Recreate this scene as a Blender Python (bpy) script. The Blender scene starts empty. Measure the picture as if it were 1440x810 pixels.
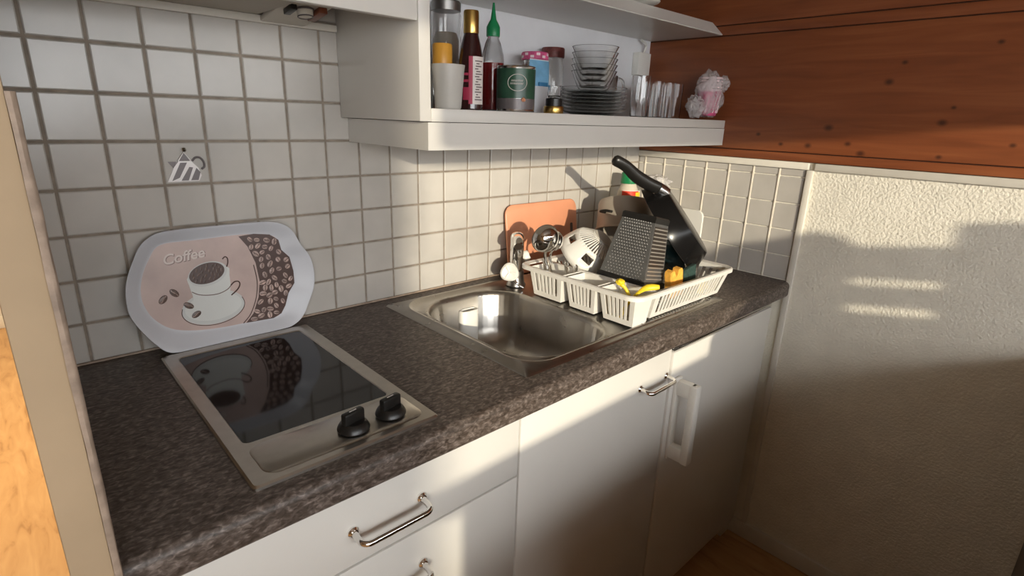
import bpy, bmesh, math, random
from mathutils import Matrix, Vector, noise
random.seed(7)
PI = math.pi
sc = bpy.context.scene
COL = sc.collection
W = {}

# ---------------------------------------------------------------- materials
def mat(name, col, rough=.5, metal=0., noise_scale=0, noise_amt=0., bump=0., bump_scale=100., bump_dist=.001,
        trans=0., ior=1.45, coat=0., spec=.5, alpha=1., rough_var=0., stretch=(1, 1, 1)):
    m = bpy.data.materials.new(name); m.use_nodes = True
    nt = m.node_tree; b = nt.nodes['Principled BSDF']
    b.inputs['Base Color'].default_value = (*col, 1); b.inputs['Roughness'].default_value = rough
    b.inputs['Metallic'].default_value = metal; b.inputs['IOR'].default_value = ior
    b.inputs['Transmission Weight'].default_value = trans; b.inputs['Coat Weight'].default_value = coat
    b.inputs['Specular IOR Level'].default_value = spec; b.inputs['Alpha'].default_value = alpha
    tc = nt.nodes.new('ShaderNodeTexCoord'); mp = nt.nodes.new('ShaderNodeMapping')
    mp.inputs['Scale'].default_value = stretch
    nt.links.new(tc.outputs['Object'], mp.inputs['Vector'])
    n = nt.nodes.new('ShaderNodeTexNoise'); n.inputs['Scale'].default_value = noise_scale or 12
    n.inputs['Detail'].default_value = 4
    nt.links.new(mp.outputs['Vector'], n.inputs['Vector'])
    amt = noise_amt or .04
    r = nt.nodes.new('ShaderNodeValToRGB')
    r.color_ramp.elements[0].position = .3; r.color_ramp.elements[1].position = .7
    r.color_ramp.elements[0].color = (*[max(0, c*(1-amt)) for c in col], 1)
    r.color_ramp.elements[1].color = (*[min(1, c*(1+amt)) for c in col], 1)
    nt.links.new(n.outputs['Fac'], r.inputs['Fac']); nt.links.new(r.outputs['Color'], b.inputs['Base Color'])
    if rough_var:
        mr = nt.nodes.new('ShaderNodeMapRange'); mr.inputs['To Min'].default_value = rough-rough_var
        mr.inputs['To Max'].default_value = rough+rough_var
        nt.links.new(n.outputs['Fac'], mr.inputs['Value']); nt.links.new(mr.outputs['Result'], b.inputs['Roughness'])
    if bump:
        n2 = nt.nodes.new('ShaderNodeTexNoise'); n2.inputs['Scale'].default_value = bump_scale; n2.inputs['Detail'].default_value = 3
        nt.links.new(mp.outputs['Vector'], n2.inputs['Vector'])
        bp = nt.nodes.new('ShaderNodeBump'); bp.inputs['Strength'].default_value = bump; bp.inputs['Distance'].default_value = bump_dist
        nt.links.new(n2.outputs['Fac'], bp.inputs['Height']); nt.links.new(bp.outputs['Normal'], b.inputs['Normal'])
    return m

def ramp_mat(name, stops, scale, rough, stretch=(1, 1, 1), detail=6, bump=0., bump_dist=.001, spec=.5, distort=0., second=None):
    m = mat(name, stops[0][1], rough, spec=spec)
    nt = m.node_tree; b = nt.nodes['Principled BSDF']
    mp = [n for n in nt.nodes if n.type == 'MAPPING'][0]; mp.inputs['Scale'].default_value = stretch
    n = [n for n in nt.nodes if n.type == 'TEX_NOISE'][0]
    n.inputs['Scale'].default_value = scale; n.inputs['Detail'].default_value = detail; n.inputs['Distortion'].default_value = distort
    r = [n for n in nt.nodes if n.type == 'VALTORGB'][0]
    cr = r.color_ramp
    cr.elements[0].position, cr.elements[0].color = stops[0][0], (*stops[0][1], 1)
    cr.elements[1].position, cr.elements[1].color = stops[-1][0], (*stops[-1][1], 1)
    for p, c in stops[1:-1]:
        e = cr.elements.new(p); e.color = (*c, 1)
    if bump:
        bp = nt.nodes.new('ShaderNodeBump'); bp.inputs['Strength'].default_value = bump; bp.inputs['Distance'].default_value = bump_dist
        nt.links.new(n.outputs['Fac'], bp.inputs['Height']); nt.links.new(bp.outputs['Normal'], b.inputs['Normal'])
    return m

TILE = mat('glazed_tile', (.50, .468, .428), .22, noise_scale=7, noise_amt=.10, bump=.06, bump_scale=30)
GROUT = mat('grout', (.27, .225, .18), .9, noise_scale=40, noise_amt=.25)
GROUT2 = mat('pale_joint', (.66, .60, .50), .55, noise_scale=40, noise_amt=.1)
WHITE = mat('white_laminate', (.68, .655, .61), .32, noise_scale=5, noise_amt=.03)
WHITE_EDGE = mat('white_edge', (.74, .70, .63), .4, noise_scale=20, noise_amt=.03)
PANELW = mat('shelf_back_white', (.74, .74, .76), .5)
PLASTER = mat('rough_plaster', (.80, .755, .65), .85, noise_scale=14, noise_amt=.05, bump=.75, bump_scale=150, bump_dist=.0045)
PAINT = mat('beige_paint', (.42, .31, .195), .8, noise_scale=9, noise_amt=.06, bump=.15, bump_scale=120)
ROOMWALL = mat('room_wall', (.62, .56, .48), .8, noise_scale=5, noise_amt=.05)
TRIMW = mat('white_trim', (.70, .66, .58), .45, noise_scale=20, noise_amt=.04)
STRIP = mat('corner_strip', (.33, .25, .19), .6, noise_scale=60, noise_amt=.25, bump=.6, bump_scale=90, bump_dist=.002)
STEEL = mat('brushed_steel', (.42, .395, .36), .29, 1, noise_scale=30, noise_amt=.05, rough_var=.05)
STEEL2 = mat('hob_steel', (.53, .495, .445), .30, 1, noise_scale=50, noise_amt=.05)
CHROME = mat('chrome', (.80, .79, .77), .07, 1)
DARKSTEEL = mat('dark_steel', (.30, .29, .28), .32, 1)
GRATER = mat('grater_steel', (.125, .122, .118), .42, .4, noise_scale=60, noise_amt=.1)
GLASSK = mat('ceramic_glass', (.006, .006, .006), .07, spec=.55)
BLACK = mat('black_plastic', (.012, .011, .010), .33)
BLACKGLOSS = mat('black_enamel', (.008, .0075, .0075), .20, spec=.22)
DARKTEAL = mat('dark_teal_enamel', (.012, .035, .042), .15, coat=.4)
RACK = mat('white_rack_plastic', (.76, .73, .67), .35)
WPLAST = mat('white_plastic', (.74, .72, .67), .35)
OFFPLAST = mat('pale_grey_plastic', (.60, .56, .50), .4)
SALMON = mat('salmon_plastic', (.70, .30, .17), .45, noise_scale=10, noise_amt=.06)
YELLOW = mat('yellow_plastic', (.85, .62, .03), .4)
PALEYEL = mat('yellow_cloth', (.86, .68, .16), .8, noise_scale=30, noise_amt=.12)
SPONGE = mat('orange_sponge', (.80, .40, .06), .9, noise_scale=90, noise_amt=.2, bump=.5, bump_scale=200)
SCOUR = mat('green_scour', (.025, .055, .045), .95, noise_scale=120, noise_amt=.4)
GLASS = mat('clear_glass', (.985, .99, .985), .03, trans=1., ior=1.45, spec=.16)
GLASSG = mat('greenish_glass', (.955, .975, .97), .05, trans=1., ior=1.45, spec=.3)
THINGLASS = mat('thin_glass', (.98, .98, .975), .02, trans=1., ior=1.25)
FROST = mat('frosted_plastic', (.66, .63, .58), .35, trans=.25)
FILM = mat('clear_film', (.86, .82, .82), .18, alpha=.33, bump=1., bump_scale=45, bump_dist=.02, spec=.8)
GOLD = mat('gold_cap', (.62, .42, .13), .28, 1)
ORANGE = mat('orange_cap', (.75, .36, .05), .35)
VINEGAR = mat('dark_bottle', (.030, .008, .008), .10, coat=.4)
OLIVE = mat('olive_bottle', (.09, .055, .015), .12, coat=.3)
LABELW = mat('label_white', (.70, .64, .60), .5, noise_scale=60, noise_amt=.1)
LABELRED = mat('label_red', (.38, .03, .07), .5)
LABELDK = mat('label_ink', (.14, .10, .10), .6)
SRIR = mat('red_sauce', (.30, .02, .02), .25)
GREENCAP = mat('green_cap', (.01, .20, .07), .35)
CANGREEN = mat('can_green', (.025, .075, .045), .3, noise_scale=25, noise_amt=.3)
TIN = mat('tin', (.62, .62, .62), .22, 1)
POUCHB = mat('pouch_blue', (.16, .36, .55), .4, noise_scale=30, noise_amt=.25)
POUCHW = mat('pouch_white', (.66, .68, .72), .35, noise_scale=20, noise_amt=.06)
PINK = mat('pink_print', (.55, .08, .20), .5, noise_scale=50, noise_amt=.45)
PINKW = mat('paper_cup_white', (.82, .66, .68), .6)
DKRED = mat('dark_red_lid', (.14, .035, .03), .5, noise_scale=120, noise_amt=.4)
POT = mat('pot_grey', (.40, .355, .30), .42, .1)
LAV = mat('tray_rim', (.545, .545, .575), .35, noise_scale=8, noise_amt=.03)
TPINK = mat('tray_print', (.50, .375, .335), .35, noise_scale=14, noise_amt=.14)
TCUP = mat('tray_cup', (.62, .62, .59), .35)
TSAUC = mat('tray_saucer', (.55, .55, .53), .35)
TBROWN = mat('tray_brown', (.075, .040, .032), .35)
TBEAN = mat('tray_bean', (.40, .29, .25), .35, noise_scale=120, noise_amt=.5)
TDARKB = mat('tray_dark_bean', (.10, .06, .045), .35, noise_scale=150, noise_amt=.5)
TTEXT = mat('tray_text', (.66, .57, .52), .35)
TSHADE = mat('tray_text_edge', (.20, .13, .11), .35)
EMBD = mat('emblem_dark', (.16, .14, .14), .4, .3)
EMBL = mat('emblem_light', (.72, .68, .66), .3, .3)
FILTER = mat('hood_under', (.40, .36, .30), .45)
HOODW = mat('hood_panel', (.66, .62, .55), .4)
REDSW = mat('red_switch', (.20, .06, .03), .3)
FLOORM = ramp_mat('wood_floor', [(.30, (.33, .165, .06)), (.42, (.47, .26, .105)), (.72, (.56, .33, .145))], 6, .4, stretch=(5, .9, 1), distort=.9, detail=8)
CEILM = ramp_mat('ceiling_boards', [(.3, (.17, .115, .075)), (.7, (.25, .18, .12))], 5, .5, stretch=(8, .6, 1))
BLOCKM = mat('blocker_brown', (.07, .042, .026), .5, noise_scale=6, noise_amt=.3, stretch=(1, 8, 8))
COUNTER = ramp_mat('mottled_worktop', [(.28, (.032, .022, .016)), (.45, (.072, .054, .043)), (.57, (.120, .094, .079)), (.75, (.25, .205, .18))], 190, .47,
                   stretch=(.55, 1, 1), detail=5, bump=.15, bump_dist=.0008, distort=.6)

def wood_mat():
    m = bpy.data.materials.new('stained_pine'); m.use_nodes = True
    nt = m.node_tree; N = nt.nodes; L = nt.links; b = N['Principled BSDF']
    b.inputs['Roughness'].default_value = .42
    tc = N.new('ShaderNodeTexCoord'); mp = N.new('ShaderNodeMapping'); mp.inputs['Scale'].default_value = (1, 1.1, 13)
    L.new(tc.outputs['Object'], mp.inputs['Vector'])
    n = N.new('ShaderNodeTexNoise'); n.inputs['Scale'].default_value = 3.2; n.inputs['Detail'].default_value = 8; n.inputs['Distortion'].default_value = .7
    L.new(mp.outputs['Vector'], n.inputs['Vector'])
    r = N.new('ShaderNodeValToRGB'); cr = r.color_ramp
    cr.elements[0].position, cr.elements[0].color = .25, (.185, .050, .016, 1)
    cr.elements[1].position, cr.elements[1].color = .74, (.310, .098, .034, 1)
    e = cr.elements.new(.5); e.color = (.245, .070, .023, 1)
    L.new(n.outputs['Fac'], r.inputs['Fac'])
    knots = [(-.61, 1.385, .010), (-.665, 1.345, .007), (-.565, 1.335, .008), (-.70, 1.322, .009), (-.49, 1.335, .006), (-.73, 1.50, .009),
             (-.755, 1.545, .006), (-.86, 1.405, .009), (-.875, 1.44, .005), (-.87, 1.325, .006), (-1.07, 1.445, .008), (-1.0, 1.36, .006), (-.42, 1.36, .006), (-1.18, 1.6, .009), (-.93, 1.58, .006)]
    last = None
    for ky, kz, kr in knots:
        sub = N.new('ShaderNodeVectorMath'); sub.operation = 'SUBTRACT'; L.new(tc.outputs['Object'], sub.inputs[0]); sub.inputs[1].default_value = (0, ky, kz)
        ml = N.new('ShaderNodeVectorMath'); ml.operation = 'MULTIPLY'; L.new(sub.outputs['Vector'], ml.inputs[0]); ml.inputs[1].default_value = (0, .75, 1)
        ln = N.new('ShaderNodeVectorMath'); ln.operation = 'LENGTH'; L.new(ml.outputs['Vector'], ln.inputs[0])
        mr = N.new('ShaderNodeMapRange'); mr.inputs['From Min'].default_value = kr*.3; mr.inputs['From Max'].default_value = kr*1.15
        mr.inputs['To Min'].default_value = 1; mr.inputs['To Max'].default_value = 0
        L.new(ln.outputs['Value'], mr.inputs['Value'])
        if last is None: last = mr.outputs['Result']
        else:
            mx = N.new('ShaderNodeMath'); mx.operation = 'MAXIMUM'; L.new(last, mx.inputs[0]); L.new(mr.outputs['Result'], mx.inputs[1]); last = mx.outputs[0]
    mix = N.new('ShaderNodeMixRGB'); mix.inputs['Color2'].default_value = (.045, .012, .006, 1)
    sc_ = N.new('ShaderNodeMath'); sc_.operation = 'MULTIPLY'; sc_.inputs[1].default_value = .85; L.new(last, sc_.inputs[0])
    L.new(sc_.outputs[0], mix.inputs['Fac']); L.new(r.outputs['Color'], mix.inputs['Color1']); L.new(mix.outputs['Color'], b.inputs['Base Color'])
    bp = N.new('ShaderNodeBump'); bp.inputs['Strength'].default_value = .12; bp.inputs['Distance'].default_value = .002
    L.new(n.outputs['Fac'], bp.inputs['Height']); L.new(bp.outputs['Normal'], b.inputs['Normal'])
    return m
WOOD = wood_mat()

# ---------------------------------------------------------------- object helpers
def props(o, label=None, cat=None, group=None, kind=None):
    if label: o['label'] = label
    if cat: o['category'] = cat
    if group: o['group'] = group
    if kind: o['kind'] = kind

def thing(name, label, cat, loc=(0, 0, 0), rot=None, group=None):
    o = bpy.data.objects.new(name, None); COL.objects.link(o); o.empty_display_size = .05
    M = Matrix.Translation(Vector(loc))
    if rot is not None: M = M @ rot.to_4x4()
    o.matrix_world = M; W[o] = M
    props(o, label, cat, group)
    return o

def part(name, bm, m, parent=None, local=False, angle=35, label=None, cat=None, group=None, kind=None):
    bmesh.ops.recalc_face_normals(bm, faces=bm.faces[:])
    if parent is not None and not local: bm.transform(W[parent].inverted())
    me = bpy.data.meshes.new(name); bm.to_mesh(me); bm.free()
    ms = m if isinstance(m, (list, tuple)) else [m]
    for x in ms: me.materials.append(x)
    me.polygons.foreach_set('use_smooth', [True]*len(me.polygons))
    me.set_sharp_from_angle(angle=math.radians(angle))
    o = bpy.data.objects.new(name, me); COL.objects.link(o)
    if parent is not None:
        o.parent = parent; W[o] = W[parent]
    else: W[o] = Matrix.Identity(4)
    props(o, label, cat, group, kind)
    return o

def single(name, bm, m, label, cat, loc=(0, 0, 0), group=None, angle=35):
    """a thing that is one mesh, its origin at its base"""
    bm.transform(Matrix.Translation(-Vector(loc)))
    o = part(name, bm, m, None, True, angle, label, cat, group)
    o.location = loc; W[o] = Matrix.Translation(Vector(loc))
    return o

def struct(name, bm, m, angle=35): return part(name, bm, m, kind='structure', angle=angle)
def B(): return bmesh.new()

def setmi(bm, before, mi):
    if mi:
        for f in bm.faces:
            if f not in before: f.material_index = mi

def box(bm, x0, x1, y0, y1, z0, z1, bev=0., seg=2, M=None, mi=0):
    bf = set(bm.faces) if mi else set()
    vs = [bm.verts.new((x, y, z)) for x in (x0, x1) for y in (y0, y1) for z in (z0, z1)]
    fs = [(0, 1, 3, 2), (4, 6, 7, 5), (0, 4, 5, 1), (2, 3, 7, 6), (0, 2, 6, 4), (1, 5, 7, 3)]
    faces = [bm.faces.new([vs[i] for i in f]) for f in fs]
    if bev > 0:
        es = list({e for f in faces for e in f.edges})
        r = bmesh.ops.bevel(bm, geom=es, offset=bev, segments=seg, affect='EDGES', profile=.5)
        vs = list({v for f in r['faces'] for v in f.verts} | {v for v in vs if v.is_valid})
    if M is not None: bmesh.ops.transform(bm, matrix=M, verts=vs)
    setmi(bm, bf, mi)
    return bm

def loops(bm, ls, cap0=True, cap1=True, close=False, mi=0):
    bf = set(bm.faces) if mi else set()
    rows = [[bm.verts.new(p) for p in l] for l in ls]
    n = len(rows[0])
    pairs = list(zip(rows[:-1], rows[1:])) + ([(rows[-1], rows[0])] if close else [])
    for a, b in pairs:
        for i in range(n):
            j = (i+1) % n
            try: bm.faces.new((a[i], a[j], b[j], b[i]))
            except ValueError: pass
    if cap0 and not close: bm.faces.new(list(reversed(rows[0])))
    if cap1 and not close: bm.faces.new(rows[-1])
    setmi(bm, bf, mi)
    return bm

def tube(bm, pts, r, seg=10, mi=0, flat=1., up=None):
    pts = [Vector(p) for p in pts]; n = len(pts)
    rs = r if isinstance(r, (list, tuple)) else [r]*n
    t0 = (pts[1]-pts[0]).normalized()
    ref = Vector(up) if up is not None else (Vector((0, 0, 1)) if abs(t0.z) < .9 else Vector((1, 0, 0)))
    u = (ref - t0*ref.dot(t0)).normalized(); ls = []
    for i, p in enumerate(pts):
        t = (pts[min(i+1, n-1)]-pts[max(i-1, 0)]).normalized()
        u = (u - t*u.dot(t)).normalized(); v = t.cross(u)
        ls.append([p + u*math.cos(2*PI*k/seg)*rs[i]*flat + v*math.sin(2*PI*k/seg)*rs[i] for k in range(seg)])
    return loops(bm, ls, mi=mi)

def lathe(bm, prof, seg=32, c=(0, 0, 0), M=None, cap0=True, cap1=True, mi=0):
    """prof: (r, z) pairs; r about 0 closes to a point"""
    T = (M or Matrix.Identity(4)); c = Vector(c); bf = set(bm.faces) if mi else set()
    rows = []
    for r, z in prof:
        if r < 1e-6: rows.append([bm.verts.new(c + (T @ Vector((0, 0, z))))])
        else: rows.append([bm.verts.new(c + (T @ Vector((r*math.cos(2*PI*k/seg), r*math.sin(2*PI*k/seg), z)))) for k in range(seg)])
    for a, b in zip(rows[:-1], rows[1:]):
        for i in range(seg):
            j = (i+1) % seg
            if len(a) == 1 and len(b) == 1: continue
            if len(a) == 1: bm.faces.new((a[0], b[j], b[i]))
            elif len(b) == 1: bm.faces.new((a[i], a[j], b[0]))
            else: bm.faces.new((a[i], a[j], b[j], b[i]))
    if cap0 and len(rows[0]) > 1: bm.faces.new(list(reversed(rows[0])))
    if cap1 and len(rows[-1]) > 1: bm.faces.new(rows[-1])
    setmi(bm, bf, mi)
    return bm

def prism(bm, poly, z0, z1, M=None, mi=0):
    T = M or Matrix.Identity(4)
    return loops(bm, [[T @ Vector((x, y, z0)) for x, y in poly], [T @ Vector((x, y, z1)) for x, y in poly]], mi=mi)

def rrect(x0, x1, y0, y1, r, n=8):
    out = []
    for cx, cy, a0 in ((x1-r, y1-r, 0), (x0+r, y1-r, PI/2), (x0+r, y0+r, PI), (x1-r, y0+r, 1.5*PI)):
        for k in range(n+1):
            a = a0 + PI/2*k/n
            out.append((cx+r*math.cos(a), cy+r*math.sin(a)))
    return out

def star(polys, c, extra=120):
    """the outlines resampled at one set of directions about c, so that they can be skinned"""
    angs = set(round(2*PI*k/extra, 5) for k in range(extra))
    for p in polys:
        for x, y in p: angs.add(round(math.atan2(y-c[1], x-c[0]) % (2*PI), 5))
    angs = sorted(angs); clean = [angs[0]]
    for a in angs[1:]:
        if a-clean[-1] > 1e-3: clean.append(a)
    res = []
    for p in polys:
        row = []
        for a in clean:
            d = (math.cos(a), math.sin(a)); best = None
            for (ax, ay), (bx, by) in zip(p, p[1:]+p[:1]):
                ex, ey = bx-ax, by-ay; den = d[0]*ey-d[1]*ex
                if abs(den) < 1e-12: continue
                t = ((ax-c[0])*ey-(ay-c[1])*ex)/den; s = ((ax-c[0])*d[1]-(ay-c[1])*d[0])/den
                if t > 0 and -1e-6 <= s <= 1+1e-6 and (best is None or t > best): best = t
            row.append((c[0]+d[0]*best, c[1]+d[1]*best))
        res.append(row)
    return res

def smooth_poly(pts, sub=6):
    n = len(pts); out = []
    for i in range(n):
        p0, p1, p2, p3 = (pts[(i+k-1) % n] for k in range(4))
        for s in range(sub):
            t = s/sub
            out.append(tuple(.5*((2*p1[k])+(-p0[k]+p2[k])*t+(2*p0[k]-5*p1[k]+4*p2[k]-p3[k])*t*t+(-p0[k]+3*p1[k]-3*p2[k]+p3[k])*t**3) for k in range(2)))
    return out

def smooth_path(pts, sub=5):
    pts = [Vector(p) for p in pts]; n = len(pts); out = []
    for i in range(n-1):
        p0, p1, p2, p3 = pts[max(i-1, 0)], pts[i], pts[i+1], pts[min(i+2, n-1)]
        for s in range(sub):
            t = s/sub
            out.append(.5*((2*p1)+(-p0+p2)*t+(2*p0-5*p1+4*p2-p3)*t*t+(-p0+3*p1-3*p2+p3)*t**3))
    return out+[pts[-1]]

def frame(z, x=None):
    """rotation whose local z is z and local x is near x"""
    z = Vector(z).normalized(); x = Vector(x or (1, 0, 0)); x = (x - z*x.dot(z)).normalized(); y = z.cross(x)
    return Matrix((x, y, z)).transposed()

def lump(bm, c, rad, amp, freq, sub=4, squash=(1, 1, 1), seed=0):
    r = bmesh.ops.create_icosphere(bm, subdivisions=sub, radius=1)
    for v in r['verts']:
        p = v.co.copy(); d = 1+amp*(noise.noise(p*freq+Vector((seed, 0, 0)))+.5*noise.noise(p*freq*2.3+Vector((0, seed, 3))))
        v.co = Vector(c)+Vector([p[k]*rad*squash[k]*d for k in range(3)])
    return bm

# ---------------------------------------------------------------- dimensions
XR = 1.642          # right wall
CT = .936           # worktop height
TP = .078           # tile pitch
Z0 = 1.4797         # a horizontal joint on the back wall

# ---------------------------------------------------------------- camera
cam = bpy.data.cameras.new('camera'); co = bpy.data.objects.new('camera', cam); COL.objects.link(co)
R0, R1, R2 = Vector((0.73548, -0.67679929, 0.03181023)), Vector((-0.17922545, -0.2396124, -0.95418244)), Vector((0.65341213, 0.6960809, -0.29752978))
rot = Matrix((R0, -R1, -R2)).transposed()
co.matrix_world = Matrix.Translation((-.0662, -1.17377, 1.3856)) @ rot.to_4x4()
cam.sensor_width = 36; cam.lens = 36*771.4446/1440; cam.clip_start = .02
sc.camera = co

# ---------------------------------------------------------------- the room
bm = B(); box(bm, -4.3, 1.75, -2.7, 3.5, -.05, 0); struct('floor', bm, FLOORM)
bm = B(); box(bm, -4.3, 1.75, -2.7, 3.5, 2.35, 2.40); struct('ceiling', bm, CEILM)
bm = B(); box(bm, -4.3, -4.2, -2.7, 3.5, 0, 2.35); struct('wall_left', bm, ROOMWALL)
bm = B(); box(bm, -4.2, 1.75, 3.4, 3.5, 0, 2.35); struct('wall_far', bm, ROOMWALL)

# kitchen back wall: grout bed and its tiles
bm = B(); box(bm, -.075, XR, 0, .1, 0, 2.35); wb = struct('wall_back', bm, GROUT)
def tile(bm, o, ux, uz, n, w, h, e=.0022, dep=.0028):
    """one tile in the plane (ux, uz) at corner o, facing n, its edges chamfered"""
    o, ux, uz, n = map(Vector, (o, ux, uz, n))
    def ring(i, d): return [o+ux*a+uz*b+n*d for a, b in ((i, i), (w-i, i), (w-i, h-i), (i, h-i))]
    loops(bm, [ring(0, 0), ring(.0004, dep*.55), ring(e, dep)], cap0=False)
bm = B(); g = .0042
for i in range(-1, 22):
    for j in range(-2, 7):
        x0 = i*TP+g/2; x1 = (i+1)*TP-g/2; z1 = Z0-j*TP-g/2; z0 = Z0-(j+1)*TP+g/2
        x0 = max(x0, -.074); x1 = min(x1, XR-.001); z0 = max(z0, CT+.004)
        if x1-x0 < .008 or z1-z0 < .008 or z0 > 1.6: continue
        rz = random.uniform(-.0003, .0003)
        tile(bm, (x0, rz*.3, z0), (1, 0, 0), (0, 0, 1), (0, -1, 0), x1-x0, z1-z0)
part('tiles', bm, TILE, wb, angle=25)

# right wall: plaster, tiles, planks
bm = B(); box(bm, XR, XR+.1, -2.7, 3.4, 0, 2.35); wr = struct('wall_right', bm, PLASTER)
bm = B(); yl = [-.185-TP*k for k in range(-3, 6)]
yl = [0.] + [y for y in yl if -.56 < y < -.01] + [-.572]
for a, b in zip(yl[:-1], yl[1:]):
    for j in range(2, 7):
        z1 = min(Z0-j*TP-.0015, 1.268); z0 = max(Z0-(j+1)*TP+.0015, CT+.003)
        if a-b < .012: continue
        tile(bm, (XR, a-.002, z0), (0, -1, 0), (0, 0, 1), (-1, 0, 0), a-b-.004, z1-z0, dep=.003)
part('tiles', bm, TILE, wr, angle=25)
bm = B()
for y in yl[1:-1]: tube(bm, [(XR-.0015, y, CT+.002), (XR-.0015, y, 1.268)], .0040, 8)
part('tile_joints', bm, GROUT2, wr)
bm = B(); box(bm, XR-.010, XR, -.592, -.5735, .0, 1.268, .003); struct('trim_1', bm, TRIMW)
bm = B(); box(bm, XR-.013, XR, -.578, 0, 1.268, 1.288, .003); struct('trim_2', bm, TRIMW)
bm = B(); box(bm, XR-.013, XR, -2.6, -.594, 1.268, 1.288, .003); struct('trim_3', bm, TRIMW)
bm = B()
zs = [1.288, 1.313, 1.640, 1.669, 1.86, 2.05, 2.35]
for a, b in zip(zs[:-1], zs[1:]): box(bm, XR-.012, XR, -2.6, .0, a+.0012, b-.0012, .0022)
part('plank_cladding', bm, WOOD, wr)
bm = B(); box(bm, XR-.006, XR, -2.6, .0, 1.288, 2.35); part('plank_grooves', bm, mat('groove_shadow', (.05, .016, .007), .8), wr)
bm = B(); box(bm, XR-.012, XR, -2.6, -.5, 0, .06, .003); struct('baseboard_right', bm, TRIMW)

# partition at the left end of the worktop
bm = B(); box(bm, -.083, -.0515, -.61, .1, 0, 2.35, .002); pt = struct('wall_partition', bm, PAINT)
bm = B()
pr = [(-.0520, -.6125), (-.0485, -.6125), (-.0462, -.6110), (-.0450, -.608), (-.0450, -.585), (-.0520, -.585)]
ls = []
for k in range(60):
    z = .02+1.372*k/59
    ls.append([(x+.0007*noise.noise(Vector((x*200, y*200, z*28))), y+.0007*noise.noise(Vector((y*200, 9+x*200, z*28))), z) for x, y in pr])
loops(bm, ls); struct('trim_4', bm, STRIP)
bm = B(); box(bm, -4.2, -.09, 3.385, 3.4, 0, .08, .003); struct('baseboard_far', bm, TRIMW)

# unseen window wall behind the camera, its openings shaped to place sun and skylight
SILLZ = 1.165
bm = B()
box(bm, -4.2, -1.25, -2.64, -2.58, 0, 2.35)
box(bm, -.70, XR, -2.64, -2.58, 0, SILLZ-.03)
box(bm, -1.25, -.70, -2.64, -2.58, 0, .90); box(bm, -1.25, -.70, -2.64, -2.58, 1.95, 2.35)
Mf = Matrix(((1, 0, 0, 0), (0, 0, -1, 0), (0, 1, 0, 0), (0, 0, 0, 1)))
prism(bm, [(-.70, 1.735), (-.70, 2.35), (XR, 2.35), (XR, 1.60), (.35, 1.735)], 2.58, 2.64, Mf)
struct('wall_front', bm, ROOMWALL)
bm = B(); box(bm, -.79, XR, -2.72, -2.50, SILLZ-.03, SILLZ, .004); struct('trim_5', bm, TRIMW)
# added unseen blockers on the sill, outlines shaped to cut the low sun
bm = B()
prof = smooth_poly([(.13, SILLZ), (.10, 1.20), (.12, 1.235), (.20, 1.27), (.32, 1.33), (.42, 1.405), (.50, 1.425), (.56, 1.450), (.592, 1.432), (.600, 1.40), (.60, SILLZ+.01), (.5, SILLZ), (.3, SILLZ)], 5)
prism(bm, prof, 2.575, 2.625, Mf)
single('sill_sun_blocker', bm, PALEYEL, 'added yellow shape on the window sill behind the viewer, cutting the sun', 'sill_sun_blocker', (.4, -2.6, SILLZ))
bm = B()
for z0, z1 in ((SILLZ, 1.221), (1.243, 1.300), (1.320, 1.41)): box(bm, .614, .742, -2.615, -2.585, z0, z1)
box(bm, .738, 1.62, -2.62, -2.58, SILLZ, 1.468, .004)
single('slatted_sun_blocker', bm, CEILM, 'added slatted blocker on the window sill behind the viewer, cutting the sun', 'slat_blocker', (1.1, -2.6, SILLZ))  # added: gaps between the slats let narrow bands of sun through
t = thing('low_light_blocker', 'added dark block behind the viewer, shading the lower right of the kitchen', 'low_light_blocker', (.8, -1.6, 0))  # added, unseen: keeps skylight off the lower doors and right wall
bm = B(); box(bm, .075, 1.60, -1.74, -1.235, .06, .905, .004); part('carcass', bm, BLOCKM, t)
bm = B(); box(bm, .065, 1.61, -1.75, -1.225, .906, .93, .004); part('top', bm, BLOCKM, t)
bm = B(); box(bm, .095, 1.58, -1.72, -1.27, 0, .0595); part('plinth', bm, BLOCKM, t)
bm = B(); box(bm, -5.12, -4.325, -9.1, -9.0, -.05, 3.6); single('outdoor_sun_blocker', bm, ROOMWALL, 'added pale slab far outside the window, blocking the sun', 'wall', (-4.7, -9.05, -.05))  # added outside, unseen: keeps direct sun off the left tiles

# ---------------------------------------------------------------- worktop
def profile_bar(bm, x0, x1, ys):
    prof = [(ys, .894), (ys, CT)]
    for k in range(7):
        a = PI/2*k/6
        prof.append((-.5735-.0135*math.sin(a), CT-.0135+.0135*math.cos(a)))
    for k in range(7):
        a = PI/2*k/6
        prof.append((-.577-.010*math.cos(a), .900-.010*math.sin(a)))
    prof.append((-.55, .890)); prof.append((-.55, .894))
    loops(bm, [[(x, y, z) for y, z in prof] for x in (x0, x1)])
bm = B()
profile_bar(bm, -.0442, .605, 0); profile_bar(bm, .905, XR, 0); profile_bar(bm, .605, .905, -.528)
box(bm, .605, .905, -.09, 0, .894, CT)
single('worktop', bm, COUNTER, 'long dark mottled kitchen worktop with a rounded front edge', 'worktop', (.8, -.3, .89))
bm = B(); box(bm, -.05, XR, -.006, -.001, CT+.0003, CT+.005, .002); struct('trim_6', bm, STRIP)

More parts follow.
